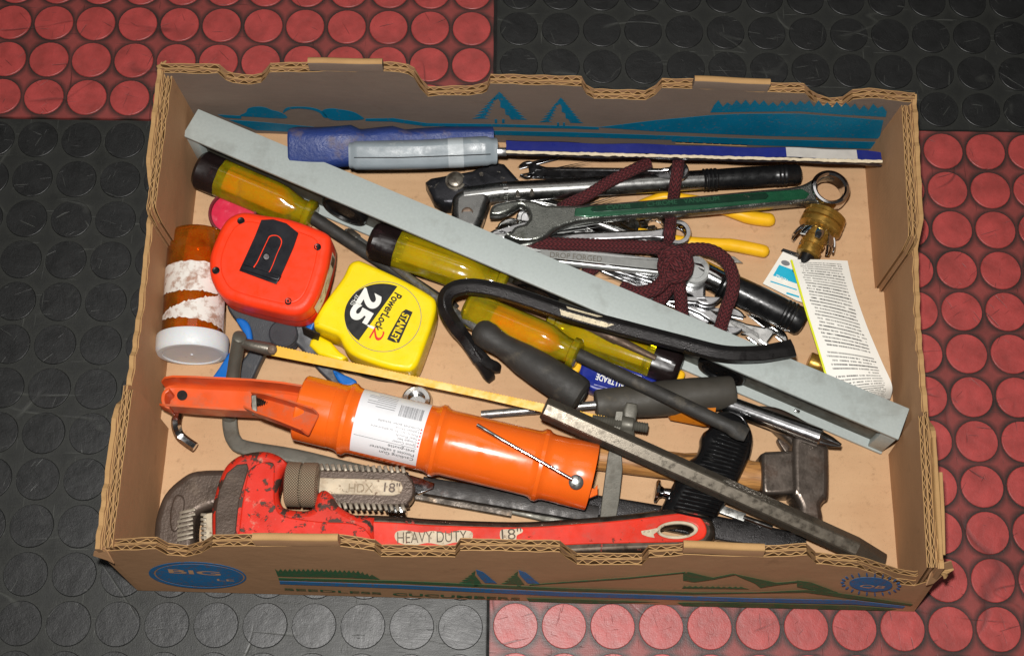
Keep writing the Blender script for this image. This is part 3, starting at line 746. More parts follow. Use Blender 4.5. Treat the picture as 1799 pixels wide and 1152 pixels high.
mat('knife_blue', rgb(24, 40, 132), .34, var=(40, .1), scratch=(rgb(90, 100, 170), .3))
mat('pink', rgb(214, 46, 76), .4, var=(90, .2), dirt=(rgb(232, 110, 130), 110, .55, .6))
mat('maroon_dark', rgb(112, 44, 50), .5, var=(60, .2))
mat('orange_handle', rgb(200, 116, 24), .4, var=(60, .2), dirt=(rgb(60, 40, 20), 50, .55, .7))
def cord_mat():
    m = bpy.data.materials.new('cord'); m.use_nodes = True; MATS['cord'] = m
    T = NT(m); b = T.n['Principled BSDF']; uv = T.uv(); o = T.obj()
    sp = T.new('ShaderNodeSeparateXYZ'); T.link(uv, sp.inputs[0])
    col = T.math('FRACT', T.math('MULTIPLY', sp.outputs[0], 8))
    e = T.math('ABSOLUTE', T.math('SUBTRACT', col, .5))
    st = T.math('FRACT', T.math('ADD', T.math('DIVIDE', sp.outputs[1], .0036), T.math('MULTIPLY', e, 1.5)))
    q = T.math('ABSOLUTE', T.math('SUBTRACT', st, .5))
    h = T.math('MULTIPLY', T.ramp(q, [(.12, 1.0), (.5, 0.0)]), T.ramp(e, [(.30, 1.0), (.5, .35)]))
    c = T.mix(T.ramp(h, [(.05, 0.0), (.6, 1.0)]), rgb(32, 8, 12), rgb(98, 30, 34))
    c = T.mix(T.math('MULTIPLY', T.noise(o, 700, 3), .5), c, rgb(66, 20, 24))
    T.link(c, b.inputs['Base Color']); b.inputs['Roughness'].default_value = .8
    T.link(T.bump(h, 1.0, .0011, T.bump(T.noise(o, 2500, 2), .4, .0004)), b.inputs['Normal'])
cord_mat()
def knurl_mat():
    m = bpy.data.materials.new('knurl'); m.use_nodes = True; MATS['knurl'] = m
    T = NT(m); b = T.n['Principled BSDF']; uv = T.uv(); o = T.obj()
    sp = T.new('ShaderNodeSeparateXYZ'); T.link(uv, sp.inputs[0])
    a = T.math('MULTIPLY', sp.outputs[0], 2 * PI * 24); s = T.math('MULTIPLY', sp.outputs[1], 2 * PI / .0040)
    h = T.math('MULTIPLY', T.math('SINE', T.math('ADD', a, s)), T.math('SINE', T.math('SUBTRACT', a, s)))
    h = T.math('ABSOLUTE', h)
    c = T.mix(T.ramp(h, [(.1, 0.0), (.6, 1.0)]), rgb(70, 58, 46), rgb(176, 158, 132))
    T.link(c, b.inputs['Base Color']); b.inputs['Roughness'].default_value = .42; b.inputs['Metallic'].default_value = .1
    T.link(T.bump(h, .9, .0008), b.inputs['Normal'])
knurl_mat()
def print_mat():
    """a leaflet densely set with small print, too small to read"""
    m = bpy.data.materials.new('small_print'); m.use_nodes = True; MATS['small_print'] = m
    T = NT(m); b = T.n['Principled BSDF']; sp = T.new('ShaderNodeSeparateXYZ'); T.link(T.uv(), sp.inputs[0])
    u, v = sp.outputs[0], sp.outputs[1]; N = 52
    row = T.math('FLOOR', T.math('MULTIPLY', v, N)); f = T.math('FRACT', T.math('MULTIPLY', v, N))
    inrow = T.math('MULTIPLY', T.math('GREATER_THAN', f, .30), T.math('LESS_THAN', f, .74))
    def n2(su, off):
        c = T.new('ShaderNodeCombineXYZ'); T.link(T.math('MULTIPLY', u, su), c.inputs[0]); T.link(T.math('ADD', T.math('MULTIPLY', row, 3.7), off), c.inputs[1])
        x = T.new('ShaderNodeTexNoise'); x.inputs['Scale'].default_value = 1.0; x.inputs['Detail'].default_value = 1; T.link(c.outputs[0], x.inputs['Vector']); return x.outputs['Fac']
    words = T.math('GREATER_THAN', n2(30, 0), .37); letters = T.ramp(n2(150, 9), [(.34, .25), (.52, 1.0)])
    para = T.math('GREATER_THAN', n2(.6, 31), .30)
    rag = T.math('MULTIPLY', n2(.001, 17), .35)
    inu = T.math('MULTIPLY', T.math('GREATER_THAN', u, T.math('SUBTRACT', .22, T.math('MULTIPLY', rag, .6))), T.math('LESS_THAN', u, T.math('ADD', .80, T.math('MULTIPLY', rag, .4))))
    inv = T.math('LESS_THAN', v, .965)
    mask = T.math('MULTIPLY', T.math('MULTIPLY', T.math('MULTIPLY', inrow, words), T.math('MULTIPLY', letters, inu)), T.math('MULTIPLY', inv, para))
    heavy = T.ramp(n2(.9, 55), [(.45, .7), (.6, .95)])
    c = T.mix(T.math('MULTIPLY', mask, heavy), rgb(236, 233, 224), rgb(46, 44, 44))
    T.link(c, b.inputs['Base Color']); b.inputs['Roughness'].default_value = .6
print_mat()

def wood_mat():
    m = bpy.data.materials.new('wood'); m.use_nodes = True; MATS['wood'] = m
    T = NT(m); b = T.n['Principled BSDF']; uv = T.uv(); o = T.obj()
    g = T.noise(T.scale(uv, (26, 30, 1)), 1.0, 4, .7, .4); k = T.noise(T.scale(o, (25, 200, 200)), 1.0, 4, .65); f = T.noise(T.scale(uv, (90, 45, 1)), 1.0, 2)
    c = T.mix(T.ramp(g, [(.3, 0.0), (.7, 1.0)]), rgb(196, 142, 80), rgb(140, 92, 48))
    c = T.mix(T.math('MULTIPLY', T.ramp(f, [(.56, 0.0), (.66, 1.0)]), .6), c, rgb(80, 54, 32))
    c = T.mix(T.math('MULTIPLY', T.ramp(k, [(.55, 0.0), (.68, 1.0)]), .75), c, rgb(52, 40, 30))
    T.link(c, b.inputs['Base Color']); b.inputs['Roughness'].default_value = .5; T.link(T.bump(g, .4, .0006), b.inputs['Normal'])
wood_mat()
mat('frame_grey', rgb(98, 95, 86), .45, .35, var=(60, .2), bump=(800, .08), dirt=(rgb(84, 76, 60), 60, .58, .5), scratch=(rgb(170, 166, 150), .3))
mat('tooth_grey', rgb(140, 130, 114), .5, .3, var=(80, .3), dirt=(rgb(70, 58, 46), 120, .5, .6))
mat('screw_dark', rgb(44, 40, 40), .4, .6, var=(80, .3))

def glassy(name, tint, body, frac, rough, grime):
    """clear coloured plastic: tinted see-through body, some cloudiness, a glossy skin"""
    m = bpy.data.materials.new(name); m.use_nodes = True; MATS[name] = m
    T = NT(m); out = T.n['Material Output']; b = T.n['Principled BSDF']; o = T.obj()
    tr = T.new('ShaderNodeBsdfTransparent'); tr.inputs[0].default_value = (*tint, 1)
    n = T.noise(o, 60, 5, .65)
    T.link(T.mix(T.ramp(n, [(.55, 0.0), (.72, .8)]), body, grime), b.inputs['Base Color'])
    b.inputs['Roughness'].default_value = rough; b.inputs['Subsurface Weight'].default_value = .3; b.inputs['Subsurface Scale'].default_value = .003
    mx = T.new('ShaderNodeMixShader'); T.link(T.ramp(n, [(.3, frac), (.75, min(1, frac + .35))]), mx.inputs[0]); T.link(tr.outputs[0], mx.inputs[1]); T.link(b.outputs[0], mx.inputs[2])
    gl = T.new('ShaderNodeBsdfGlossy'); gl.inputs['Roughness'].default_value = rough
    fr = T.new('ShaderNodeFresnel'); fr.inputs[0].default_value = 1.45
    T.link(T.bump(T.noise(o, 350, 3), .06, .001), gl.inputs['Normal'])
    m2 = T.new('ShaderNodeMixShader'); T.link(fr.outputs[0], m2.inputs[0]); T.link(mx.outputs[0], m2.inputs[1]); T.link(gl.outputs[0], m2.inputs[2])
    T.link(m2.outputs[0], out.inputs['Surface'])
glassy('amber_bottle', (1.0, .50, .06), (.62, .16, .004), .16, .07, (.4, .14, .03))
glassy('acetate', (.86, .74, .07), (.50, .40, .010), .26, .10, (.20, .15, .03))

# ================================================================ THE TOOLS
Z3 = Vector((0, 0, 1))
def mid(a, b): return (a + b) / 2
# ---------------------------------------------------------------- spirit level
LZ = .058
lA, lB, lC, lD = at(345, 192, LZ), at(1598, 718, LZ), at(1579, 771, LZ), at(323, 237, LZ)
l0, l1 = mid(lA, lD), mid(lB, lC); lu = (l1 - l0).normalized(); lv = Z3.cross(lu); lL = (l1 - l0).length / 2; lc = mid(l0, l1)
t = thing('spirit_level', 'long pale grey metal spirit level lying diagonally across the box', 'spirit level', (lc.x, lc.y, FZ))
LW = .0137
def lbox(n, s, d, z, hs, m, bv=.0008): return box(n, Vector((lc.x, lc.y, 0)) + lu * s + lv * d + Z3 * z, lu, lv, Z3, hs, m, t, bv)
lbox('flange', 0, 0, LZ - .0017, (lL, LW, .0017), 'level_grey', .0006); lbox('flange', 0, 0, FZ + .0022, (lL, LW, .0019), 'level_grey', .0006)
lbox('web', 0, 0, (LZ + FZ) / 2, (lL - .008, .0062, (LZ - FZ) / 2 - .0035), 'web_shade_grey', 0)
for s in (-1, 1): lbox('end_block', s * (lL - .0065), .0002, (LZ + FZ) / 2, (.0062, LW - .0012, (LZ - FZ) / 2 - .0036), 'level_grey', .0008)
for px, py in ((604, 372), (938, 517), (1266, 655)):
    p = at(px, py, .033); s = (p - lc).dot(lu); c = Vector((lc.x, lc.y, .033)) + lu * s
    v = lathe('vial_holder', c + lv * .002, c - lv * .02, [(0, .0205), (.0125, .0205), (.0140, .0195), (.0142, .0160), (.0120, .0150), (.0120, .0)], 'black_plastic', t, 32)
lbox('chip', .24, -.009, FZ + .006, (.0022, .0012, .0012), 'chrome', .0003)
for q, (a_, b_) in enumerate((((1262, 587), (1275, 582)), ((1247, 601), (1252, 597)))): pass

# ---------------------------------------------------------------- hand saw and its card sleeve, leaning out from the back wall
t = thing('hand_saw', 'hand saw with blue and grey plastic handle standing along the back wall', 'saw', at(690, 280, FZ))
LEAN = Vector((0, -.50, .866))
def top_at(x, y, z, h): return at(x, y, z) - LEAN * h
def lean_tube(name, pts, rad, m, **kw): return tube(name, crom([top_at(x, y, z, h) for x, y, z, h in pts]), rad, m, t, up=tuple(LEAN), **kw)
RS = rrect(.42, 5)
lean_tube('handle_body', [(614, 274, .0655, .024), (624, 274, .0657, .024), (660, 274, .066, .024), (740, 273, .067, .025), (800, 270, .067, .025), (845, 267, .066, .024), (868, 267, .065, .024)], [(.007, .018)] + [(.0112, .023)] * 3 + [(.0122, .024)] * 18 + [(.0110, .023)] * 3, 'grey_handle', sec=RS)
lean_tube('grip_band', [(786, 270.5, .0672, .025), (800, 270, .0672, .025), (813, 269.5, .0672, .025)], [(.0124, .0245)] * 9, 'grey_band', sec=RS)
lean_tube('grip_band', [(846, 267.3, .0662, .024), (852, 267.2, .0662, .024)], [(.0116, .0237)] * 5, 'grey_handle', sec=RS)
tube('seam', [at(x, y, z) for x, y, z in ((622, 277, .0649), (700, 277, .0673), (790, 274, .0676), (862, 271, .0660))], [.0004] * 4, 'black_plastic', t, 6)
lean_tube('grip', [(502, 262, .062, .025), (511, 262, .062, .025), (560, 262, .063, .025), (615, 258, .063, .025), (690, 250, .061, .025), (780, 243, .058, .025), (864, 242, .055, .024)],
     [(.0120, .019), (.0145, .022), (.0156, .0235), (.0162, .0245)] + [(.0170, .026)] * 9 + [(.0125, .026)] * 4 + [(.0085, .026)] * 8, 'blue_grip', sec=rrect(.5, 5))
b0, b1 = at(862, 268, .056), at(1536, 284, .056); bu = (b1 - b0).normalized(); bn = LEAN.cross(bu).normalized()
box('blade', mid(b0, b1) - LEAN * .026, bu, bn, LEAN, ((b1 - b0).length / 2, .0006, .024), 'chrome_bright', t, .0002)
box('blade_neck', at(876, 268, .058) - LEAN * .016, bu, bn, LEAN, (.007, .0030, .017), 'chrome_shaft', t, .0006)
s0, s1 = at(889, 267, .060), at(1550, 284, .060); su = (s1 - s0).normalized(); sv = Z3.cross(su)
t = thing('blade_sleeve', 'blue cardboard sleeve with torn cream edge covering the saw blade', 'blade sleeve', Vector((mid(s0, s1).x, mid(s0, s1).y, FZ)))
def sleeve(name, fa, fb, sec, m, lift=0.0):
    vs_, fs = [], []; n = 60
    for i in range(n + 1):
        f = fa + (fb - fa) * i / n; p = s0.lerp(s1, f); w = .0004 * math.sin(31 * f) + (.0016 * max(0, (f - .93) / .07) ** 2)
        for d, z in sec: vs_.append(Vector((p.x, p.y, 0)) + sv * (d - w) + Z3 * (z + lift + .0006 * math.sin(17 * f + 1)))
    k = len(sec)
    for i in range(n):
        for q in range(k - 1): a = i * k + q; fs.append((a, a + 1, a + k + 1, a + k))
    return link(name, mesh(vs_, fs), m, t, smooth=None)
sleeve('panel', 0, 1, [(.0014, .0600), (.0110, .0585), (.0230, .0360), (.0330, .0100)], 'blue_card')
sleeve('panel', 0, 1, [(-.0014, .0600), (-.0012, .0560), (.0120, .0300), (.0240, .0095)], 'card_dark')
sleeve('white_patch', .745, .935, [(.0014, .0600), (.0110, .0585), (.0230, .0360)], 'card_white', .0004)
sleeve('faded_patch', .0, .2, [(.0118, .0572), (.0230, .0360), (.032, .013)], 'card_dark', .0004)
tube('torn_edge', [s0.lerp(s1, i / 110) + Z3 * (.0002 + R.uniform(-.0002, .0003)) + sv * R.uniform(-.0003, .0003) for i in range(111)], [(R.uniform(.0011, .0017), .0009) for _ in range(111)], 'card_torn', t, sec=6)

# ---------------------------------------------------------------- screwdrivers
def acetate(label, butt, neck, tip, r, shaft_r, shaft_m, cap=True, taper=False, core='acetate_core', rolltip=True):
    B, N_ = at(*butt), at(*neck); d = (N_ - B).normalized(); L = (N_ - B).length
    t = thing('screwdriver', label, 'screwdriver', (mid(B, N_).x, mid(B, N_).y, FZ), 'screwdrivers in the box')
    pr_ = [(0, r * .62), (.012 * L, r * .82), (.04 * L, r * .97), (.08 * L, r), (.3 * L, r * 1.0), (.66 * L, r * .99), (.74 * L, r * .93), (.82 * L, r * .74), (.88 * L, r * .64), (.925 * L, r * .64), (.935 * L, r * .78), (.985 * L, r * .78), (L, r * .62)]
    fl_ = lambda i: .07 if 3 <= i <= 6 else 0.0
    lathe('handle', B, N_, pr_, 'acetate', t, 48, (8, fl_))
    lathe('handle_core', B + d * (.24 * L), N_, [(0, .2 * r), (.02 * L, r * .80), (.46 * L, r * .80), (.55 * L, r * .5), (.60 * L, .1 * r)], core, t, 20)
    if cap: lathe('end_cap', B - d * .0006, N_, [(0, r * .60), (.012 * L, r * .84), (.04 * L, r * .995), (.08 * L, r * 1.02), (.20 * L, r * 1.02), (.205 * L, r * .98)], 'acetate_cap', t, 48, (8, lambda i: .07 if i >= 3 else 0.0))
    if tip:
        E_ = at(*tip); S = N_ - d * .004
        if taper: tube('shaft', [S, S.lerp(E_, .55), S.lerp(E_, .75), S.lerp(E_, .76), E_], [shaft_r, shaft_r, shaft_r, shaft_r * .86, (shaft_r * .5, shaft_r * .3)], shaft_m, t, 14)
        else: tube('shaft', [S, S.lerp(E_, .90), S.lerp(E_, .935), S.lerp(E_, .965), E_], [shaft_r, shaft_r, (shaft_r * 1.25, shaft_r * .9), (shaft_r * 1.25, shaft_r * .55), (shaft_r * 1.0, shaft_r * .18)], shaft_m, t, 14)
    return t
acetate('big amber screwdriver with blackened end in the back left corner, under the level', (349, 296, .031), (551, 381, .026), (800, 546, .014), .0170, .0056, 'black_rubber')
acetate('yellow screwdriver with black end leaning on the level above the yellow tape', (652, 421, .034), (890, 503, .031), (1152, 629, .0455), .0165, .0046, 'rusty_steel', taper=True, core='acetate_core_dim')
acetate('amber screwdriver under the pry bar with a long black shaft pointing right', (818, 540, .036), (1017, 623, .046), (1312, 764, .062), .0160, .0056, 'black_rubber', cap=False)
acetate('yellow screwdriver with its black end pointing right, beneath the pry bar', (1194, 648, .030), (960, 566, .024), None, .0155, .005, 'dull_steel', core='acetate_core_dim')

t = thing('screwdriver', 'slim screwdriver with dark grey contoured rubber grip beside the pry bar claw', 'screwdriver', at(940, 640, FZ), 'screwdrivers in the box')
g0, g1 = at(836, 576, .045), at(1024, 698, .045); d = g1 - g0
tube('grip', [g0.lerp(g1, f) for f in (0, .02, .06, .13, .2, .26, .34, .45, .6, .8, .93, .975, .99, 1.0)], [.0060, .0088, .0112, .0116, .0104, .0100, .0110, .0130, .0140, .0146, .0146, .0138, .0118, .0090], 'black_rubber', t, 28)
lathe('end_button', g1 - d.normalized() * .001, g1 + d.normalized() * .01, [(0, .006), (.0016, .006), (.0022, .0045)], 'black_rubber', t, 20)
s_ = at(610, 406, .016)
tube('shaft', [g0 + d * .02, g0.lerp(s_, .75), s_], [.0034, .0034, .0030], 'satin_steel', t, 14)
lathe('tip', s_ - (s_ - g0).normalized() * .012, s_, [(0, .0042), (.009, .0042), (.011, .003), (.014, .0012)], 'dull_steel', t, 12)

t = thing('screwdriver', 'thick black rubber gripped screwdriver lying below the level, thin rod pointing left', 'screwdriver', at(1170, 700, FZ), 'screwdrivers in the box')
g0, g1 = at(1046, 711, .030), at(1290, 688, .030)
tube('grip', [g0.lerp(g1, f) for f in (0, .008, .03, .10, .22, .35, .5, .7, .9, .97, .99, 1.0)], [.0105, .0118, .0124, .0126, .0130, .0140, .0146, .0146, .0136, .0132, .0124, .0100], 'grey_rubber', t, 28)
tube('shaft', [g0.lerp(g1, .02), at(846, 728, .016)], [.0034, .0034], 'satin_steel', t, 14)

t = thing('screwdriver', 'chrome cross-tip screwdriver shaft resting on the hammer claw', 'screwdriver', at(1330, 730, FZ), 'screwdrivers in the box')
p0, p1 = at(1292, 715, .029), at(1441, 769, .045); d = (p1 - p0).normalized()
tube('shaft', [p0 - d * .012, p1], [.0074, .0074], 'chrome_shaft', t, 24)
lathe('tip', p1 - d * .001, p1 + d * .02, [(0, .0074), (.002, .0058), (.010, .0044), (.018, .0016)], 'chrome_shaft', t, 32, (4, lambda i: .0 if i == 0 else .30))
lathe('handle', at(1176, 712, .024), at(1262, 726, .024), [(0, .009), (.002, .012), (.03, .013), (.036, .011)], 'orange_handle', t, 24, (6, lambda i: .12 if i in (1, 2) else 0.0))

# ---------------------------------------------------------------- pry bar
t = thing('pry_bar', 'black hooked pry bar with torn sticker lying over the level', 'pry bar', at(1090, 590, FZ))
pp = [(842, 632, .028), (822, 602, .034), (797, 570, .045), (783, 545, .055), (783, 524, .060), (795, 510, .064), (818, 504, .067), (850, 506, .069), (900, 518, .070), (1000, 551, .070), (1100, 578, .070), (1200, 604, .071), (1270, 621, .0715), (1330, 622, .0705), (1375, 615, .0695), (1393, 611, .069)]
ps = crom([at(*p) for p in pp], step=5); n = len(ps); HEX = chamf(6, .10, PI / 2)
rr = []
for i in range(n):
    f = i / (n - 1)
    rr.append((.0066, .0056) if f < .1 else ((.0071, .0070) if f < .84 else (.0071 + .0012 * (f - .84) / .16, .0070 - .0034 * (f - .84) / .16)))
tube('bar', ps, rr, 'black_steel', t, sec=HEX, smooth=18)
c0 = at(842, 632, .028)
for tip_, off in (((864, 669, .012), -.0045), ((879, 648, .018), .0045)):
    E_ = at(*tip_); tube('claw', crom([at(828, 610, .032), c0.lerp(E_, .35), E_], step=4), [(.0052, .0050)] * 4 + [(.0048, .0040)] * 3 + [(.0042, .0026), (.0032, .0008)], 'black_steel', t, sec=rrect(.5, 2))
i0 = min(range(n), key=lambda i: (ps[i] - at(985, 546, .070)).length); i1 = min(range(n), key=lambda i: (ps[i] - at(1088, 575, .070)).length)
mat('sticker', rgb(222, 208, 176), .6, var=(80, .15), wear=(rgb(120, 108, 92), 260, .58, .6), dirt=(rgb(170, 160, 140), 200, .5, .7))
def facet_patch(k0, k1, j0, j1, lo, hi, seed):
    """scraps of paper left on one flat of the bar"""
    ja, jb = jit(seed, .04), jit(seed + 3, .06); sec = [HEX[k0], HEX[k1]]; vs_, fs = [], []; N = 60
    for q in range(N + 1):
        f = j0 + (j1 - j0) * q / N; i = int(f); p = ps[i].lerp(ps[i + 1], f - i); tg = (ps[i + 1] - ps[i]).normalized(); s = tg.cross(Z3).normalized(); u = s.cross(tg); r = rr[i]
        P0, P1 = [p + (s * a_ * r[0] + u * b_ * r[1]) * 1.02 for a_, b_ in sec]; taper = min(1, q / 3, (N - q) / 8)
        for w_ in ((lo + ja(q / N) * 1.0), lo + (hi - lo) * taper + jb(q / N) * taper): vs_.append(P0.lerp(P1, max(.02, min(.98, w_))))
        if q: b_ = 2 * q; fs.append((b_ - 2, b_ - 1, b_ + 1, b_))
    link('sticker_remains', mesh(vs_, fs), 'sticker', t, smooth=None)
facet_patch(0, 11, i0 + .2, i1 - .1, .12, .80, 3); facet_patch(2, 1, i0 + .6, i1 - 1.2, .45, .85, 8)

# ---------------------------------------------------------------- orange red tape measure
t = thing('tape_measure', 'orange red tape measure lying clip side up on the left', 'tape measure', at(470, 480, FZ))
pl = tilt((370, 480, .074), (575, 415, .079), (510, 548, .074))
out = [(405, 377), (428, 370), (462, 375), (502, 381), (540, 393), (574, 408), (580, 424), (574, 464), (560, 510), (546, 536), (528, 549), (505, 551), (466, 543), (420, 531), (388, 518), (371, 493), (366, 471), (367, 447), (376, 420), (390, 392)]
plate('case', [out], pl, .042, 'orange_red', t, .0062, True, res=5, step=4)
cx, cy = 472, 462; plate('face', [[(cx + (x - cx) * .80, cy + (y - cy) * .80) for x, y in out]], pl.lift(.0009), .004, 'orange_red', t, .0012, True, res=3)
plate('clip', [[(459, 386), (480, 385), (503, 392), (524, 409), (516, 433), (502, 465), (493, 485), (485, 499), (420, 475), (433, 447), (448, 414)]], pl.lift(.0034), .0014, 'clip_black', t, .0004)
plate('clip_ridge', [[(425, 463), (494, 484), (489, 493), (421, 473)]], pl.lift(.0046), .003, 'clip_black', t, .0010)
plate('clip_gap', [[(474, 414), (486, 413), (494, 419), (495, 428), (488, 444), (470, 482), (445, 473), (452, 458), (468, 424)]], pl.lift(.0036), .001, 'orange_red', t, .0002, True)
plate('clip_tongue', [[(475, 415.5), (486, 414.5), (492.5, 420), (493, 428.5), (486, 445), (468.5, 482), (446.5, 474), (453.5, 458.5), (469, 425)]], pl.lift(.0041), .001, 'clip_black', t, .0004, True)
lathe('screw', pl.lift(.0034).hit(468, 451), pl.lift(.009).hit(468, 451), [(0, .0030), (.0016, .0030), (.0022, .0022)], 'screw_dark', t, 16)
for x, y in ((424, 389), (558, 435), (380, 476), (507, 530)):
    a = pl.lift(-.001).hit(x, y); lathe('screw', a, a + pl.n * .01, [(0, .0030), (.0017, .0030), (.0021, .0024), (.0016, .001)], 'screw_dark', t, 16)
    lathe('screw_recess', a, a + pl.n * .01, [(0, .0012), (.00225, .0012)], 'black_plastic', t, 6)
def side_strip(name, pts, pl, d0, d1, m, parent, off=.0005):
    """a label stuck on the upright side of a case, under the outline points pts of its top face"""
    c_ = [pl.hit(*p) for p in crom(pts, step=6)]; vs_ = []; fs = []
    for i, p in enumerate(c_):
        tg = (c_[min(i + 1, len(c_) - 1)] - c_[max(i - 1, 0)]).normalized(); o = tg.cross(pl.n).normalized() * off
        if o.dot(p - pl.hit(472, 462)) < 0: o = -o
        vs_ += [p + o - pl.n * d0, p + o - pl.n * d1]
        if i: k = 2 * i; fs.append((k - 2, k - 1, k + 1, k))
    return link(name, mesh(vs_, fs), m, parent, smooth=60)
side_strip('side_label', [(580, 436), (574, 464), (560, 510), (548, 534)], pl, .009, .026, 'label_dirty', t)
side_strip('slot', [(579, 440), (576, 456)], pl, .011, .024, 'black_plastic', t, .0008)
side_strip('seam', [(574, 464), (560, 510), (546, 536), (528, 549), (505, 551), (466, 543), (420, 531), (388, 518), (371, 493), (366, 471)], pl, .0205, .0213, 'maroon_dark', t, .0003)

# ---------------------------------------------------------------- yellow tape measure
t = thing('tape_measure', 'yellow 25 foot tape measure with black half circle print', 'tape measure', at(660, 560, FZ))
pl = tilt((560, 570, .050), (755, 520, .052), (735, 640, .050))
out = [(613, 463), (626, 456), (640, 459), (702, 487), (753, 515), (766, 530), (763, 557), (748, 602), (733, 640), (720, 651), (690, 648), (650, 636), (618, 622), (603, 606), (594, 590), (578, 583), (551, 572), (550, 563), (568, 532), (601, 487)]
plate('case', [out], pl, .037, 'yellow_case', t, .0042, True, corner=(9, 16, 17), res=4)
pt_ = pl.lift(.0003)
C0 = (671, 554)
def arc(cx, cy, r, a0, a1, n=28): return [(cx + r * math.cos(a0 + (a1 - a0) * i / n), cy + r * math.sin(a0 + (a1 - a0) * i / n)) for i in range(n + 1)]
decal('ring', [circ(673, 556, 67.5, 62, 48), circ(673, 556, 66.4, 61, 48)[::-1]], pt_, 'ink_grey', t, .0001)
A0 = math.atan2(503 - 554, 694 - 671); A1 = math.atan2(598 - 554, 636 - 671)
decal('half_disc', [[(671 + 66 * math.cos(a), 554 + 56 * math.sin(a)) for a in [A0 - (A0 + 2 * PI - A1) * i / 30 for i in range(31)]]], pt_, 'ink_black', t)
pe = pt_.lift(.0003)
text('lettering', '25', pe, (643, 506), (612, 556), .0158, 'ink_white', t, bold=.05)
text('lettering', "'", pe, (627, 561), (625, 565), .0155, 'ink_white', t, bold=.02)
text('lettering', '33-425', pe, (626, 517), (615, 534), .0034, 'ink_white', t)
text('lettering', 'PowerLock', pe, (694, 513), (655, 577), .0068, 'ink_black', t, bold=.025)
decal('bar', [[(713, 543), (725, 548), (721, 557), (701, 602), (692, 601), (680, 596), (683, 589), (706, 548)]], pt_, 'ink_black', t)
text('lettering', 'STANLEY', pe, (708, 549), (685, 596), .0058, 'yellow_case', t, bold=.03)
text('red_mark', '2', pe, (659, 574), (648, 593), .0098, 'ink_red', t, bold=.0)
plate('nose', [[(545, 596), (560, 588), (582, 600), (596, 616), (610, 626), (600, 634), (560, 622), (543, 606)]], flat(.030), .020, 'yellow_case', t, .0025)
hk = [at(530, 574, .038), at(562, 588, .038), at(556, 612, .020), at(537, 604, .020)]
link('end_hook', mesh([p + o_ for o_ in (Vector((0, 0, 0)), Vector((0, .0012, .0006))) for p in hk], [(0, 1, 2, 3), (7, 6, 5, 4), (0, 4, 5, 1), (1, 5, 6, 2), (2, 6, 7, 3), (3, 7, 4, 0)]), 'dark_steel', t, smooth=None)
tube('belt_strap', crom([at(598, 640, .012), at(640, 660, .012), at(690, 668, .012), at(735, 655, .012)]), [(.001, .003)] * 13, 'black_rubber', t, sec=rrect(.4, 2))

# ---------------------------------------------------------------- amber pill bottle
t = thing('pill_bottle', 'amber pill bottle of nails with torn white label, lying on its side', 'bottle', at(340, 520, FZ))
q0, q1 = at(349, 411, FZ + .0262), at(338, 606, FZ + .0262); qd = (q1 - q0).normalized(); QL = (q1 - q0).length; qr = .0248
lathe('body', q0, q1, [(0, qr * .80), (.0015, qr * .93), (.005, qr), (QL, qr), (QL, qr - .0014), (.006, qr - .0014), (.0025, qr * .86), (.0015, .0005)], 'amber_bottle', t, 48)
lathe('cap', q1 - qd * .006, q1 + qd * .02, [(0, .0285), (.003, .0292), (.0125, .0285), (.0145, .0270), (.0148, .0235), (.0140, .0228), (.0140, .0010)], 'cap_white', t, 48)
lathe('pip', q1 + qd * .0078, q1 + qd * .02, [(0, .0012), (.0009, .0010)], 'cap_white', t, 10)
def wrap(name, fn_lo, fn_hi, ang0, ang1, axis0, ad, r, m, parent, na=40, nt=6, lift=.0003):
    """paper wrapped on a cylinder; fn_lo/hi give its edges along the axis at each angle fraction"""
    s = ad.cross(Z3).normalized(); u = s.cross(ad); vs_, fs = [], []
    for i in range(na + 1):
        f = i / na; a = ang0 + (ang1 - ang0) * f
        for k in range(nt + 1):
            tt = fn_lo(f) + (fn_hi(f) - fn_lo(f)) * k / nt
            vs_.append(axis0 + ad * tt + (s * math.sin(a) + u * math.cos(a)) * (r + lift))
    for i in range(na):
        for k in range(nt): b = i * (nt + 1) + k; fs.append((b, b + 1, b + nt + 2, b + nt + 1))
    return link(name, mesh(vs_, fs), m, parent, smooth=60)
jg = jit(77, .0012)
wrap('label', lambda f: .35 * QL + jg(f * .3) * .3, lambda f: (.58 + .05 * max(0, .45 - f)) * QL + .003 * math.sin(3 * f) + jg(f) * .5, -1.45, 1.45, q0, qd, qr, 'label_dirty', t)
wrap('label', lambda f: (.60 + .20 * max(0, f - .12) ** .8) * QL + jg(f) * .6, lambda f: (.90 - .085 * f) * QL + jg(f * 1.4) * .6, -1.45, 1.15, q0, qd, qr, 'label_dirty', t)
for k in range(26):
    a = R.uniform(-1.2, 1.2); ro = R.uniform(.004, .019); h_ = -R.uniform(.002, .016)
    s = qd.cross(Z3).normalized(); b_ = q0 + qd * R.uniform(.02, .05) + s * ro * math.sin(a * 1.3) + Z3 * h_; e_ = b_ + qd * R.uniform(.03, .046) + s * R.uniform(-.006, .006) + Z3 * R.uniform(-.003, .003)
    lathe('nail', b_, e_, [(0, .0022), (.0008, .0022), (.0009, .0009), ((e_ - b_).length - .002, .0009), ((e_ - b_).length, .0001)], 'nail_brass', t, 8)

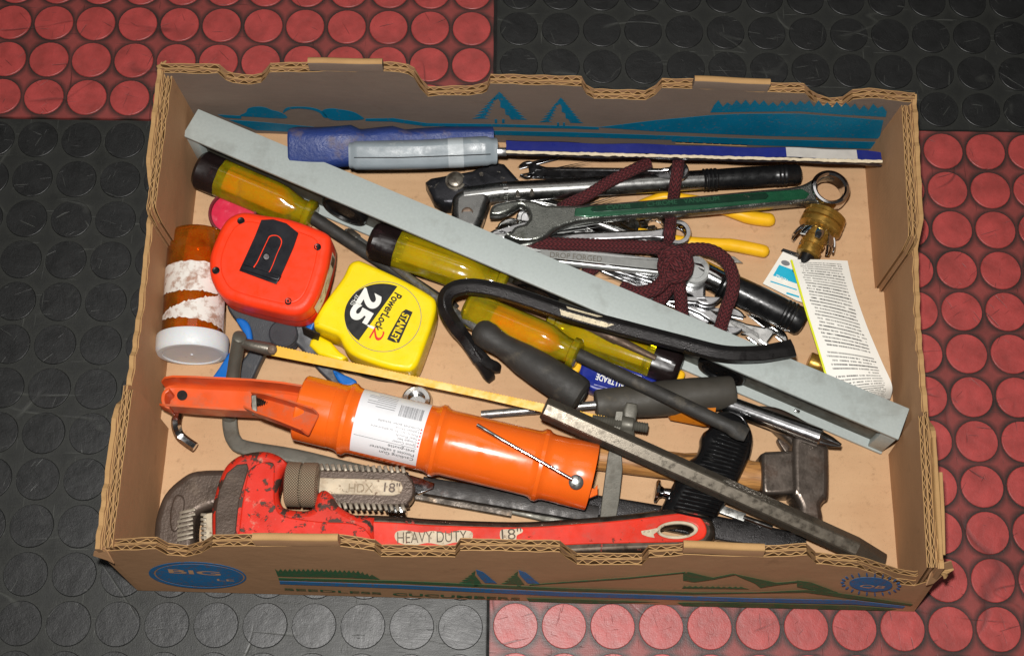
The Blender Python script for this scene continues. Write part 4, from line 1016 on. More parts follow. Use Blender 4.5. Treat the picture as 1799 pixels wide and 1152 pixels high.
# ---------------------------------------------------------------- round pink pot under the amber screwdriver
c = at(408, 372, FZ + .022)
t = thing('round_pot', 'small round pink and maroon pot under the amber screwdriver', 'pot', (c.x, c.y, FZ))
lathe('body', (c.x, c.y, FZ), (c.x, c.y, 1), [(0, .018), (.002, .0195), (.020, .0205), (.022, .0200), (.0222, .0185), (.0190, .0180), (.0190, .0178)], 'maroon_dark', t, 40)
lathe('filling', (c.x, c.y, FZ + .001), (c.x, c.y, 1), [(0, .0178), (.0185, .0178), (.0195, .012), (.0197, .001)], 'pink', t, 40)

# ---------------------------------------------------------------- blue and black spring clamp
t = thing('spring_clamp', 'black and blue plastic spring clamp under the two tape measures', 'clamp', at(497, 590, FZ))
plate('arm', [[(400, 536), (440, 545), (490, 560), (488, 590), (462, 626), (430, 690), (398, 690), (420, 640), (438, 612), (428, 580), (408, 556)]], tilt((400, 540, .034), (490, 565, .034), (420, 690, .016)), .012, 'dark_grey_plastic', t, .002, True)
plate('arm', [[(500, 560), (560, 520), (572, 530), (552, 585), (560, 625), (590, 648), (625, 672), (640, 690), (606, 690), (560, 652), (528, 612), (505, 592)]], tilt((500, 575, .032), (570, 530, .036), (610, 690, .016)), .012, 'dark_grey_plastic', t, .002, True)
plate('grip', [[(414, 560), (424, 558), (436, 566), (442, 584), (442, 602), (434, 604), (430, 588), (422, 574)]], flat(.0365), .010, 'blue_bright', t, .002, True)
plate('grip', [[(408, 612), (420, 620), (408, 652), (396, 676), (366, 676), (384, 646)]], tilt((408, 612, .033), (420, 620, .033), (380, 676, .020)), .010, 'blue_bright', t, .002, True)
plate('grip', [[(584, 650), (602, 656), (626, 668), (616, 678), (600, 676)]], flat(.024), .010, 'blue_bright', t, .002, True)
plate('grip', [[(536, 574), (556, 548), (560, 552), (546, 584)]], flat(.035), .008, 'blue_bright', t, .002)
c = at(497, 584, .036)
for k in range(4): lathe('spring', (c.x, c.y, .018 + k * .0045), (c.x, c.y, 1), [(0, .0105), (.001, .0118), (.003, .0118), (.004, .0105)], 'dark_grey_plastic', t, 28)

# ---------------------------------------------------------------- hacksaw
t = thing('hacksaw', 'hacksaw with yellow blade, flat steel frame and ribbed black handle', 'hacksaw', at(760, 760, FZ))
pl = tilt((455, 610, .054), (945, 712, .050), (700, 668, .0525))
e0, e1 = (454, 600), (1072, 733); teeth = []
for i in range(0, 240): f = i / 239; teeth.append((e0[0] + (e1[0] - e0[0]) * f, e0[1] + (e1[1] - e0[1]) * f + (-.8 if i % 2 else .8) + 1.5 * math.sin(PI * f)))
pl = Pl(at(700, 660, .052), Vector((0, -.18, 1)) + Vector((.006, 0, 0)))
plate('blade', [teeth + [(1072, 752), (945, 722), (850, 700), (650, 658), (480, 625), (452, 619)]], pl, .0008, 'blade_yellow', t, .0001)
tube('pin_block', [at(418, 600, .057), at(440, 606, .057), at(474, 613, .057), at(484, 615, .057)], [.0036, .0046, .0052, .0040], 'dull_steel', t, 14)
lathe('pin', at(478, 614, .058), at(478, 614, .070), [(0, .004), (.004, .0036), (.0046, .002)], 'rusty_steel', t, 14)
tube('post', crom([at(421, 590, .062), at(419, 600, .057), at(411, 650, .040), at(406, 700, .026), at(402, 735, .015)]), [.0040] + [.0054] * 8 + [.0058] * 8, 'frame_grey', t, 16)
fp = crom([at(404, 730, .013), at(405, 752, .0125), at(412, 774, .0125), at(432, 787, .0125), at(520, 802, .0125), at(620, 826, .0125), at(760, 858, .0125), at(900, 890, .0125), at(1030, 918, .0125), at(1072, 922, .0125)])
tube('frame', fp, [(.0060, .0030)] * len(fp), 'frame_grey', t, sec=rrect(.4, 3))
plate('frame_leg', [[(1082, 722), (1095, 722), (1092, 790), (1094, 824), (1088, 880), (1080, 925), (1052, 925), (1058, 874), (1068, 800), (1076, 760)]], tilt2((1088, 722, .050), (1066, 925, .018)), .003, 'frame_grey', t, .0006)
a, b = at(1040, 736, .044), at(1140, 752, .044); d = (b - a).normalized(); nth = []
for k in range(46): nth += [((b - a).length * k / 46, .0036 if k % 2 else .0042)]
lathe('thread', a, b, nth, 'frame_grey', t, 16)
c = at(1104, 746, .046); sd = d.cross(Z3).normalized()
lathe('wing_nut', c - d * .006, c + d * .004, [(0, .0062), (.001, .0068), (.009, .0064), (.010, .0054)], 'frame_grey', t, 20)
for s in (-1, 1): tube('wing', [c + sd * s * .004, c + sd * s * .011 + Z3 * .003, c + sd * s * .016 + Z3 * .006], [(.0022, .0050), (.0016, .0056), (.0014, .0042)], 'frame_grey', t, sec=rrect(.6, 3), up=tuple(d))
hz = .043; ph_ = tilt2((1290, 740, .045), (1200, 890, .038))
hout = [(1256, 724), (1275, 718), (1292, 720), (1312, 733), (1325, 760), (1323, 788), (1312, 820), (1296, 851), (1276, 883), (1254, 908), (1215, 925), (1170, 915), (1160, 896), (1168, 880), (1180, 855), (1206, 811), (1224, 797), (1231, 781), (1232, 768), (1238, 756), (1250, 746)]
plate('handle', [hout], ph_, .026, 'gloss_black', t, .0105, True, res=4)
for k in range(22):
    f = k / 21; xa, ya = 1261 + (1180 - 1261) * f, 757 + (898 - 757) * f; xb, yb = 1316 + (1250 - 1316) * f + 6 * math.sin(PI * f), 776 + (912 - 776) * f
    tube('rib', [ph_.lift(-.0006).hit(xa, ya), ph_.lift(.0008).hit(xa * .85 + xb * .15, ya * .85 + yb * .15), ph_.lift(.0009).hit(mid(Vector((xa, ya)), Vector((xb, yb))).x, (ya + yb) / 2), ph_.lift(-.0002).hit(xb, yb)], [(.0010, .0010), (.0012, .0022), (.0012, .0022), (.0010, .0010)], 'gloss_black', t, 8)
a, b = at(1150, 861, .028), at(1182, 868, .028)
lathe('knob', a, b, [(0, .0070), (.0012, .0090), (.0030, .0088), (.0045, .0050), (.007, .0036), (.011, .0042), (.016, .0046)], 'chrome_bright', t, 24)

# ---------------------------------------------------------------- caulking gun
t = thing('caulking_gun', 'orange metal caulking gun with white label in the middle of the box', 'caulking gun', at(760, 780, FZ))
a, b = at(528, 716, .054), at(1040, 838, .049); gd = (b - a).normalized(); GL = (b - a).length; gr = .0258
prof = [(0, gr * .60), (0, gr * .97), (.001, gr), (.115 * GL, gr), (.117 * GL, gr * .985)]
def ringb(f): return [((f - .030) * GL, gr), ((f - .018) * GL, gr + .0006), ((f - .006) * GL, gr + .0026), ((f + .006) * GL, gr + .0026), ((f + .018) * GL, gr + .0006), ((f + .030) * GL, gr)]
prof += ringb(.165) + ringb(.475) + ringb(.825) + [(.905 * GL, gr), (.907 * GL, gr * 1.012), (GL - .001, gr * 1.012), (GL, gr), (GL, gr * .93), (GL - .006, gr * .90), (GL - .006, gr * .5)]
lathe('barrel', a, b, prof, 'gun_orange', t, 64)
lathe('end_plate', b - gd * .012, b, [(0, gr * .5), (.003, gr * .93), (.004, gr * .93), (.004, .001)], 'black_plastic', t, 40)
wrap('label', lambda f: (.198 + .004 * f) * GL, lambda f: (.430 - .004 * f) * GL, -1.10, 1.30, a, gd, gr, 'label_white', t, 40, 8)
gs = gd.cross(Z3).normalized(); gu = gs.cross(gd)
def cyl_text(body, f0, f1, ang, hgt, m, r=None, bold=0.0):
    """lettering wrapped round the barrel: starts at axis fraction f0, ends at f1; letters stand toward growing angle"""
    cu = bpy.data.curves.new('t', 'FONT'); cu.body = body; cu.size = 1; cu.offset = bold; ob = bpy.data.objects.new('t', cu); me = bpy.data.meshes.new_from_object(ob)
    bpy.data.objects.remove(ob); bpy.data.curves.remove(cu); xs = [v.co.x for v in me.vertices]; x0, w = min(xs), max(xs) - min(xs); r = r or gr + .0006
    for v in me.vertices:
        f = f0 + (f1 - f0) * (v.co.x - x0) / w; A = ang + v.co.y / .7 * hgt / r
        v.co = a + gd * (f * GL) + (gs * math.sin(A) + gu * math.cos(A)) * r
    return link('lettering', me, m, t, None, None)
for body, f0, f1, A in (('Crochet pour échelle', .415, .275, .02), ('Ladder Hook', .415, .335, .12), ('Poinçon de scellement', .415, .255, .22), ('Seal Punch', .415, .345, .32), ('Coupe bec', .415, .350, .42), ('Spout Cutter', .415, .335, .52)):
    cyl_text(body, f0, f1, A, .0019, 'ink_grey'); c = a + gd * (.421 * GL) + (gs * math.sin(A + .03) + gu * math.cos(A + .03)) * (gr + .0004)
    lathe('bullet', c, c + (c - a - gd * (.421 * GL)), [(0, .0007), (.0002, .0006)], 'ink_red', t, 8)
for body, f0, f1, A, h_ in (('anti-goutte', .415, .325, .68, .0026), ('Pistolet à calfeutrer', .415, .265, .82, .0026), ('Caulking Gun', .415, .300, .96, .0028)): cyl_text(body, f0, f1, A, h_, 'ink_black')
wrap('rule', lambda f: .208 * GL, lambda f: .418 * GL, .625, .635, a, gd, gr, 'ink_black', t, 1, 8, .0005)
x = .335
while x < .412:
    w_ = R.choice((.0008, .0012, .002)); wrap('barcode_bar', lambda f: x * GL, lambda f: (x + w_) * GL, -.62, -.20, a, gd, gr, 'ink_grey', t, 4, 1, .0005); x += w_ + R.choice((.001, .0016, .0022))
for k in range(7): wrap('text_line', lambda f: (.225 + .03 * (k % 3 == 0)) * GL, lambda f: .320 * GL, -.86 + k * .085, -.84 + k * .085, a, gd, gr, 'ink_grey', t, 1, 6, .0005)
wp = [at(838, 746, .0835), at(880, 771, .083), at(1006, 842, .0785)]
tube('wire', wp, [.0015, .0015, .0015], 'chrome_bright', t, 12)
c = at(1012, 844, .0755); lathe('rivet', c - Z3 * .004, c + Vector((0, -.25, 1)), [(0, .0054), (.0048, .0056), (.0060, .0040), (.0062, .001)], 'satin_steel', t, 24)
plate('end_slot', [[(1030, 852), (1044, 858), (1050, 850), (1050, 868), (1036, 874), (1028, 868)]], flat(.052), .004, 'gun_orange', t, .0008)
# grip: bent sheet channel
def channel(name, path, ws, hs, m, th=.0016):
    """U-shaped sheet open to the top, swept along path"""
    P_ = [Vector(p) for p in path]; vs_, fs = [], []; n = len(P_)
    for i, p in enumerate(P_):
        tg = (P_[min(i + 1, n - 1)] - P_[max(i - 1, 0)]).normalized(); s = tg.cross(Z3).normalized(); u = s.cross(tg); w, h = ws[i], hs[i]
        sec = [(-w, h), (-w, h * .35), (-w * .96, h * .08), (-w * .8, 0), (w * .8, 0), (w * .96, h * .08), (w, h * .35), (w, h), (w - th, h), (w - th, h * .4), (w * .96 - th, h * .16), (w * .8 - th, th), (-w * .8 + th, th), (-w * .96 + th, h * .16), (-w + th, h * .4), (-w + th, h)]
        for x_, z_ in sec: vs_.append(p + s * x_ + u * z_)
    k = 16
    for i in range(n - 1):
        for q in range(k): fs.append((i * k + q, i * k + (q + 1) % k, (i + 1) * k + (q + 1) % k, (i + 1) * k + q))
    fs.append(tuple(range(k))); fs.append(tuple((n - 1) * k + q for q in range(k))[::-1])
    return link(name, mesh(vs_, fs), m, t, smooth=40)
gp = [at(290, 700, .040), at(297, 700, .040), at(310, 700, .040), at(350, 703, .040), at(400, 706, .040), at(450, 708, .041), at(500, 712, .043), at(548, 720, .045)]
channel('grip', gp, [.0100, .0118, .0124, .0128, .0130, .0130, .0128, .0130], [.016, .020, .022, .024, .024, .023, .022, .022], 'gun_orange_dusty')
lathe('hang_hole', at(320, 694, .0440), at(320, 694, .0500), [(0, .0040), (.0009, .0040), (.0010, .002)], 'seam', t, 20)
plate('end_wall', [[(297, 681), (289, 684), (284, 692), (283, 703), (287, 713), (297, 718), (297, 714), (291, 709), (289, 701), (291, 691), (297, 686)]], flat(.060), .019, 'gun_orange_dusty', t, .0006, True)
tp = [at(446, 711, .062), at(470, 719, .066), at(510, 732, .073), at(552, 747, .081)]
channel('trigger', tp, [.0070, .0085, .0090, .0096], [.012, .014, .014, .013], 'gun_orange_dusty', .0014)
lathe('spring', at(444, 706, .062), at(478, 712, .062), [(k * .0008, .0050 if k % 2 else .0042) for k in range(20)], 'dark_steel', t, 18)
plate('ratchet_plate', [[(441, 694), (450, 693), (452, 727), (443, 729)]], tilt((441, 694, .070), (452, 727, .066), (443, 729, .066)), .003, 'frame_grey', t, .0006)
rp = crom([at(560, 728, .034), at(400, 716, .034), at(335, 712, .034), at(316, 720, .034), at(309, 742, .036), at(314, 762, .031), at(328, 775, .029), at(343, 785, .028)])
tube('plunger_rod', rp, [.0038] * len(rp), 'chrome_bright', t, sec=ngon(6), smooth=50)

# ---------------------------------------------------------------- pipe wrench
t = thing('pipe_wrench', 'big red pipe wrench with worn paint along the front wall', 'pipe wrench', at(760, 920, FZ))
WZ = .046; pw = tilt((420, 850, .058), (700, 910, .050), (760, 960, .050)); ph = tilt((600, 905, .050), (1240, 900, .038), (900, 965, .046))
hand = [(560, 905), (625, 902), (700, 904), (760, 909), (906, 914), (1002, 909), (1099, 901), (1163, 893), (1212, 888), (1238, 896), (1255, 917), (1258, 940), (1244, 958), (1220, 966), (1100, 970), (1000, 975), (850, 985), (700, 1000), (560, 1000)]
slot = circ(1190, 930, 30, 10.5, 28, -.03)
plate('handle', [hand, slot], ph, .022, 'wrench_edge', t, .0050, (0,), res=4)
inn = [(560, 916), (625, 914), (700, 917), (760, 921), (906, 925), (1002, 920), (1099, 912), (1163, 904), (1208, 900), (1230, 908), (1241, 924), (1240, 940), (1226, 949), (1180, 952), (1010, 956), (850, 968), (700, 984), (560, 984)]
plate('handle_panel', [inn, circ(1190, 930, 36, 15, 28, -.03)], ph.lift(.0006), .003, 'red_enamel', t, .0012, (0,), res=2)
plate('eyelet_rim', [circ(1190, 930, 37, 16, 32, -.03), circ(1190, 930, 30, 10.5, 32, -.03)[::-1]], ph.lift(.0010), .004, 'cream_worn', t, .0008)
head = [(373, 960), (371, 900), (377, 865), (386, 836), (399, 812), (424, 795), (462, 789), (490, 797), (507, 813), (500, 822), (493, 840), (489, 860), (494, 882), (507, 891), (541, 893), (551, 882), (554, 868), (568, 857), (583, 865), (597, 886), (625, 901), (660, 905), (660, 1000), (420, 1000)]
plate('head', [head], pw, .034, 'wrench_head', t, .0062, True, corner=(0, 21, 22, 23), res=4)
plate('heel_plate', [[(398, 830), (416, 815), (434, 813), (437, 822), (420, 880), (414, 940), (412, 970), (378, 970), (378, 900), (384, 862)]], pw.lift(.0007), .004, 'wrench_dark', t, .0010)
plate('head_panel', [[(440, 822), (480, 812), (482, 850), (484, 885), (500, 905), (560, 915), (640, 925), (640, 990), (418, 990), (420, 930), (426, 880)]], pw.lift(.0006), .004, 'red_worn', t, .0012, True)
pj_ = flat(.040)
hook = [(268, 975), (269, 936), (273, 905), (288, 866), (318, 837), (345, 825), (400, 823), (480, 825), (480, 880), (400, 884), (374, 890), (352, 898), (343, 908), (340, 930), (342, 975)]
plate('hook_jaw', [hook], pj_, .026, 'wrench_dark', t, .0055, True, corner=(0, 7, 8, 14), res=4)
plate('jaw_rib', [[(306, 872), (316, 868), (324, 876), (322, 900), (312, 930), (300, 930), (298, 900)]], pj_.lift(.0012), .004, 'wrench_dark', t, .0016, True)
for k in range(7): y = 898 + k * 8; box('tooth', at(326 + (4 if k < 2 else 0), y, .0395), Vector((1, .25, 0)), Vector((-.25, 1, 0)), Z3, (.0062, .0012, .0022), 'tooth_grey', t, .0005)
plate('fixed_jaw', [[(356, 902), (378, 898), (380, 975), (358, 975)]], flat(.044), .026, 'cream_worn', t, .0015)
for k in range(9): y = 904 + k * 8; box('tooth', at(358, y, .0430), (1, 0, 0), (0, 1, 0), Z3, (.0022, .0011, .0016), 'tooth_grey', t, .0004)
sh = [(540, 823), (700, 826), (716, 832), (727, 848), (728, 866), (718, 882), (700, 888), (540, 884)]
plate('shank', [sh], pj_.lift(.004), .016, 'wrench_dark', t, .002, True, corner=(0, 7))
plate('shank_face', [[(548, 838), (690, 842), (704, 846), (708, 856), (704, 866), (690, 870), (548, 866)]], pj_.lift(.0048), .003, 'cream_worn', t, .0008)
for k in range(15):
    for y0, sg in ((822, -1), (888, 1)): box('rack_tooth', at(566 + k * 10.2, y0 + k * .35, .0425), Vector((1, .35, 0)), Vector((-.35, 1, 0)), Z3, (.0014, .0028, .0046), 'tooth_grey', t, .0005)
text('lettering', '18"', pj_.lift(.0049), (674, 863), (702, 865), .0072, 'wrench_dark', t, bold=.01); text('lettering', 'HDX', pj_.lift(.0049), (612, 864), (655, 865), .007, 'ink_faint', t)
na, nb = at(503, 850, .046), at(561, 852, .046)
NL = (nb - na).length
lathe('adjusting_nut', na, nb, [(0, .0150), (.001, .0172), (.44 * NL, .0172), (.455 * NL, .0150), (.50 * NL, .0150), (.515 * NL, .0172), (.93 * NL, .0172), (.97 * NL, .0158), (NL, .0120)], 'knurl', t, 56)
box('stop_pin', at(698, 893, .030), (1, 0, 0), (0, 1, 0), Z3, (.007, .005, .008), 'chrome', t, .0008)
zh = ph.lift(.0009)
decal('bare_patch', [[(696, 934), (712, 931), (740, 935), (760, 932), (788, 936), (806, 931), (828, 933), (830, 944), (822, 954), (800, 952), (778, 957), (752, 953), (728, 957), (704, 954), (694, 945)]], zh, 'cream_worn', t, smooth=True)
text('lettering', 'HEAVY DUTY', zh.lift(.0003), (698, 954), (820, 951), .0088, 'wrench_edge', t, bold=-.004)
decal('bare_patch', [[(880, 931), (900, 929), (916, 928), (918, 934), (908, 940), (906, 948), (892, 949), (880, 947)]], zh, 'cream_worn', t, smooth=True)
text('lettering', '18"', zh.lift(.0003), (882, 948), (917, 946), .0085, 'wrench_edge', t, bold=-.004)
decal('bare_patch', [[(1126, 932), (1140, 930), (1154, 927), (1156, 932), (1148, 938), (1150, 944), (1138, 942), (1128, 938)]], zh, 'cream_worn', t)

# ---------------------------------------------------------------- claw hammer
t = thing('claw_hammer', 'claw hammer with rusty brown head and wooden handle in the front right', 'hammer', at(1390, 830, FZ))
tube('handle', crom([at(1352, 838, .024), at(1330, 836, .024), at(1280, 830, .024), at(1200, 820, .023), at(1120, 810, .023), at(1040, 800, .022)]), [(.0118, .0100)] * 6 + [(.0128, .0105)] * 6 + [(.0112, .0100)] * 9, 'wood', t, 24)
plh = flat(.040)
plate('cheek', [[(1338, 796), (1346, 792), (1396, 790), (1400, 866), (1346, 868), (1340, 862)]], plh.lift(-.002), .028, 'hammer_steel', t, .003, res=3)
plate('head', [[(1394, 768), (1412, 762), (1452, 780), (1457, 800), (1457, 868), (1450, 878), (1444, 888), (1447, 905), (1446, 930), (1398, 930), (1400, 905), (1406, 890), (1398, 872), (1394, 860)]], plh, .031, 'hammer_steel', t, .0045, True, corner=(8, 9), res=3)
plate('claw', [[(1322, 716), (1328, 711), (1362, 713), (1396, 727), (1428, 748), (1440, 770), (1430, 800), (1398, 800), (1388, 778), (1372, 762), (1350, 742), (1330, 728)]], tilt((1322, 716, .026), (1430, 800, .040), (1428, 748, .036)), .014, 'hammer_steel', t, .003, True, res=3)
plate('claw', [[(1366, 772), (1378, 766), (1392, 782), (1398, 800), (1388, 806), (1380, 795)]], flat(.020), .008, 'hammer_steel', t, .0012, True)

# ---------------------------------------------------------------- cold chisel bar
t = thing('steel_bar', 'long faceted grey steel chisel bar slanting across the hammer', 'chisel', at(1240, 850, FZ))
a, b = at(955, 716, .062), at(1500, 961, .034); c = at(1552, 990, .022)
tube('bar', [a, a.lerp(b, .006), a.lerp(b, .9), b, c], [.0082, .0094, .0094, .0094, (.0088, .0022)], 'bar_steel', t, sec=chamf(6, .09, PI / 2 + .22), smooth=15)

# ---------------------------------------------------------------- bars under the gun and the wrench
t = thing('flat_bar', 'black paint-stained steel bar half hidden under the caulking gun', 'steel bar', at(880, 880, FZ))
fa, fb_ = at(742, 853, .020), at(1050, 905, .020)
tube('bar', [fa, fb_], [(.0070, .0045)] * 2, 'paint_bar', t, sec=rrect(.3, 2)); 
tube('lower_bar', [at(722, 866, .013), at(900, 898, .013)], [(.0050, .0036)] * 2, 'dark_steel', t, sec=rrect(.3, 2))
plate('bright_tip', [[(716, 832), (736, 838), (764, 848), (762, 858), (735, 868), (724, 862)]], flat(.027), .010, 'chrome_bright', t, .001)
t = thing('rasp', 'dark grey textured steel rasp under the wrench end', 'rasp', at(1240, 915, FZ))
fa, fb_ = at(1028, 884, .016), at(1414, 957, .014)
tube('blade', crom([fa, fa.lerp(fb_, .3), fa.lerp(fb_, .7), fb_]), [(.0075 + .002 * math.sin(PI * i / 12), .0035) for i in range(13)], 'paint_bar' if False else 'black_steel', t, sec=rrect(.3, 2))
t = thing('small_chisel', 'small bright flat-ended chisel under the faceted bar', 'chisel', at(1295, 905, FZ))
fa, fb_ = at(1255, 890, .018), at(1308, 909, .018); d = fb_ - fa
tube('blade', [fa, fb_], [(.0034, .0016)] * 2, 'satin_steel', t, sec=rrect(.3, 2)); tube('shaft', [fb_ - d * .05, fb_ + d * .9], [.0024, .0024], 'chrome', t, 12)

# ---------------------------------------------------------------- blue utility knife
t = thing('utility_knife', 'blue and yellow plastic utility knife between the screwdrivers', 'utility knife', at(1090, 655, FZ))
pk = flat(.030)
plate('body', [[(1018, 652), (1024, 628), (1034, 620), (1060, 630), (1150, 664), (1165, 676), (1150, 694), (1100, 690), (1050, 688), (1020, 676)]], pk, .018, 'knife_blue', t, .003, res=3)
for k, (x0, y0, x1, y1) in enumerate(((1034, 624, 1062, 636), (1066, 638, 1094, 648), (1098, 650, 1128, 660), (1044, 674, 1072, 682), (1078, 684, 1100, 688))):
    tube('rib', [pk.lift(.0004).hit(x0, y0), pk.lift(.0004).hit(x1, y1)], [(.0012, .0010)] * 2, 'knife_blue', t, sec=rrect(.5, 2))
plate('slider', [[(1004, 636), (1018, 632), (1022, 644), (1014, 654), (1002, 650)]], flat(.029), .012, 'yellow_grip', t, .002, True)
plate('end_cap', [[(1180, 660), (1192, 648), (1204, 654), (1200, 666), (1186, 668)]], flat(.024), .012, 'yellow_grip', t, .002, True)
text('lettering', 'ALLTRADE', pk.lift(.0003), (1099, 672), (1049, 656), .0052, 'ink_white', t, bold=.02)

# ---------------------------------------------------------------- socket
c = at(731, 700, FZ + .016)
t = thing('socket', 'short chrome socket between the yellow blade and the gun', 'socket', (c.x, c.y, FZ))
lathe('body', (c.x, c.y, FZ), (c.x, c.y, 1), [(0, .0125), (.001, .0132), (.006, .0132), (.007, .0126), (.009, .0126), (.0125, .0118), (.0135, .0108), (.0135, .0075), (.006, .0072)], 'chrome', t, 36)

# ---------------------------------------------------------------- lever cutter with two chrome arms
t = thing('lever_cutter', 'chrome two-armed cutter with black grips and dark jaw near the saw', 'cutter', at(1000, 340, FZ))
plate('jaw', [[(747, 318), (757, 311), (830, 298), (866, 282), (886, 286), (920, 323), (905, 335), (830, 348), (806, 358), (780, 358), (762, 348)]], flat(.034), .022, 'jaw_black', t, .0042, res=4)
plate('jaw_blade', [[(800, 316), (850, 300), (890, 322), (850, 338)]], flat(.0362), .003, 'jaw_black', t, .0006)
c = at(800, 319, .034); lathe('bolt', c, c + Z3, [(0, .0085), (.0015, .0085), (.0016, .0068), (.0046, .0066), (.0056, .005), (.0058, .001)], 'dull_steel', t, 28)
plate('bracket', [[(793, 354), (800, 338), (818, 330), (848, 330), (862, 342), (856, 362), (846, 390), (834, 402), (812, 403), (796, 392)]], flat(.042), .022, 'lever_chrome', t, .006, True, res=5)
lathe('rivet', at(821, 375, .0408), at(821, 375, .05), [(0, .0052), (.0010, .0050), (.0013, .0042), (.0006, .0040), (.0006, .001)], 'rusty_steel', t, 24)
ap = crom([at(815, 346, .034), at(850, 342, .034), at(888, 337, .034), at(1000, 331, .034), at(1100, 324, .034), at(1240, 316, .034)])
tube('arm', ap, [.0085] * len(ap), 'lever_chrome', t, 24)
tube('collar', [at(884, 337.5, .034), at(892, 336.8, .034)], [.0089, .0089], 'chrome', t, 24)
for x, y in ((909, 344), (934, 342)): tube('crimp', [at(x, y - 9, .0425), at(x + 1, y + 2, .0425)], [.0012, .0022], 'dull_steel', t, 10)
def grip(p0, p1, r, m='black_plastic'):
    L = (p1 - p0).length; f = []
    for k in range(3): f += [(.03 * L + k * .0034, r * .96), (.03 * L + k * .0034 + .0009, r * 1.06), (.03 * L + k * .0034 + .0024, r * 1.06), (.03 * L + k * .0034 + .0033, r * .96)]
    g = []
    for k in range(3): g += [(.74 * L + k * .0034, r * .98), (.74 * L + k * .0034 + .0009, r * 1.04), (.74 * L + k * .0034 + .0024, r * 1.04), (.74 * L + k * .0034 + .0033, r * .98)]
    lathe('grip', p0, p1, [(0, r * .96), (.001, r * 1.08), (.02 * L, r * 1.04)] + f + [(.22 * L, r * .98), (.45 * L, r * 1.02), (.70 * L, r)] + g + [(.95 * L, r), (.985 * L, r * .86), (L, r * .55)], m, t, 32)
grip(at(1234, 316, .034), at(1407, 306, .034), .0088)
bp = crom([at(842, 336, .020), at(930, 352, .020), at(1060, 396, .020), at(1150, 436, .021), at(1215, 470, .023), at(1272, 499, .024)])
tube('arm', bp, [.0075] * 14 + [.0110] * (len(bp) - 14), 'chrome', t, 24)
grip(at(1266, 496, .024), at(1413, 568, .024), .0122)

# ---------------------------------------------------------------- wrenches tied with the cord
def combo(label, a, b, w, ro, rr, th, m='chrome', open_end=True, jaw=15, face=None):
    """combination wrench from open end a to ring end b (photo pixel, height of the top face)"""
    A, B = at(*a), at(*b); x = (B - A); L = x.length; x.normalize(); side = Z3.cross(x).normalized(); n = x.cross(side); M_ = Matrix((x, side, n)).transposed().to_4x4(); M_.translation = A
    t = thing('wrench', label, 'wrench', (mid(A, B).x, mid(A, B).y, FZ), 'wrenches tied together with cord')
    j = math.radians(jaw); o = []
    h = w / 2; s = ro * .56
    if open_end:
        # from the shaft round the lower cheek to the jaw slot and back
        pts = []
        for i in range(9):
            an = -.42 - (PI - .42 - .60) * i / 8; pts.append((ro * math.cos(an) * 1.05, ro * math.sin(an)))
        sl = [(-ro * .98, -s), (-ro * .1, -s), (ro * .12, -s * .55), (ro * .12, s * .55), (-ro * .1, s), (-ro * .98, s)]
        rot = lambda p: (p[0] * math.cos(j) - p[1] * math.sin(j), p[0] * math.sin(j) + p[1] * math.cos(j))
        up_ = [(px, -py) for px, py in pts[::-1]]
        o = [rot(p) for p in pts] + [rot(p) for p in sl] + [rot(p) for p in up_]
    else:
        o = [(0, -h), (0, h)]
    ring = []
    for i in range(13):
        an = PI - .5 - (2 * PI - 1.0) * i / 12; ring.append((L + rr * math.cos(an), rr * math.sin(an)))
    o = o + [(ro * 1.9, h), (L - rr * 1.8, h)] + ring + [(L - rr * 1.8, -h), (ro * 1.9, -h)]
    hole = [(L + rr * (.66 if i % 2 else .58) * math.cos(2 * PI * i / 24), rr * (.66 if i % 2 else .58) * math.sin(2 * PI * i / 24)) for i in range(24)]
    me = curve_mesh([o, hole], th, th * .3, 3); me.transform(M_); link('body', me, m, t)
    rp_ = [(th * .0, rr * .62), (0.0, rr * .90), (th * .18, rr * 1.02), (th * 1.05, rr * 1.02), (th * 1.25, rr * .92), (th * 1.25, rr * .66), (th * 1.1, rr * .60)]
    C_ = M_ @ Vector((L, 0, -th * 1.12)); lathe('ring', C_, C_ + n, rp_, m, t, 36, caps=False)
    if face:
        f0, f1 = ro * 2.2, L - rr * 2.4
        q = [(f0, -h * .5), (f1, -h * .5), (f1 + h * .5, 0), (f1, h * .5), (f0, h * .5)]
        me = curve_mesh([q], .0008, .0003, 1); me.transform(Matrix.Translation((0, 0, 0))); me.transform(M_ @ Matrix.Translation((0, 0, .0004))); link('panel', me, face, t)
    return t, M_, L, n
combo('slim chrome wrench just below the blue saw sleeve', (926, 297, .016), (1192, 300, .046), .0052, .0085, .0085, .0045, 'chrome_shaft')
t, M_, L, n = combo('polished chrome wrench whose ring hangs right below the green wrench', (878, 421, .030), (1190, 408, .030), .0088, .011, .0118, .0085, 'chrome_shaft')
t, M_, L, n = combo('satin wrench stamped DROP FORGED, its ring under the knot', (880, 437, .036), (1220, 473, .034), .0145, .015, .0130, .0070, 'shank_satin', face='shank_groove')
text('lettering', 'DROP FORGED', Pl(M_ @ Vector((0, 0, .0006)), n), (966, 452), (1057, 460), .0050, 'dull_steel', t, bold=.0)
combo('bright wrench coming out from behind the level, jaw open beside the chrome arm', (1243, 511, .027), (1012, 441, .020), .0110, .0130, .0105, .0070, 'chrome_shaft')
combo('chrome wrench with its jaw below the knot, half behind the level', (1283, 563, .021), (1040, 460, .014), .0110, .0130, .0105, .0070, 'chrome_shaft')
combo('chrome wrench lowest on the right, jaw next to the pry bar tip', (1358, 597, .015), (1140, 512, .013), .0115, .0130, .0100, .0065, 'chrome', jaw=-15)
combo('broad satin wrench shaft crossing under the DROP FORGED wrench', (1000, 424, .014), (1232, 548, .015), .0130, .0130, .0115, .0060, 'chrome_shaft')
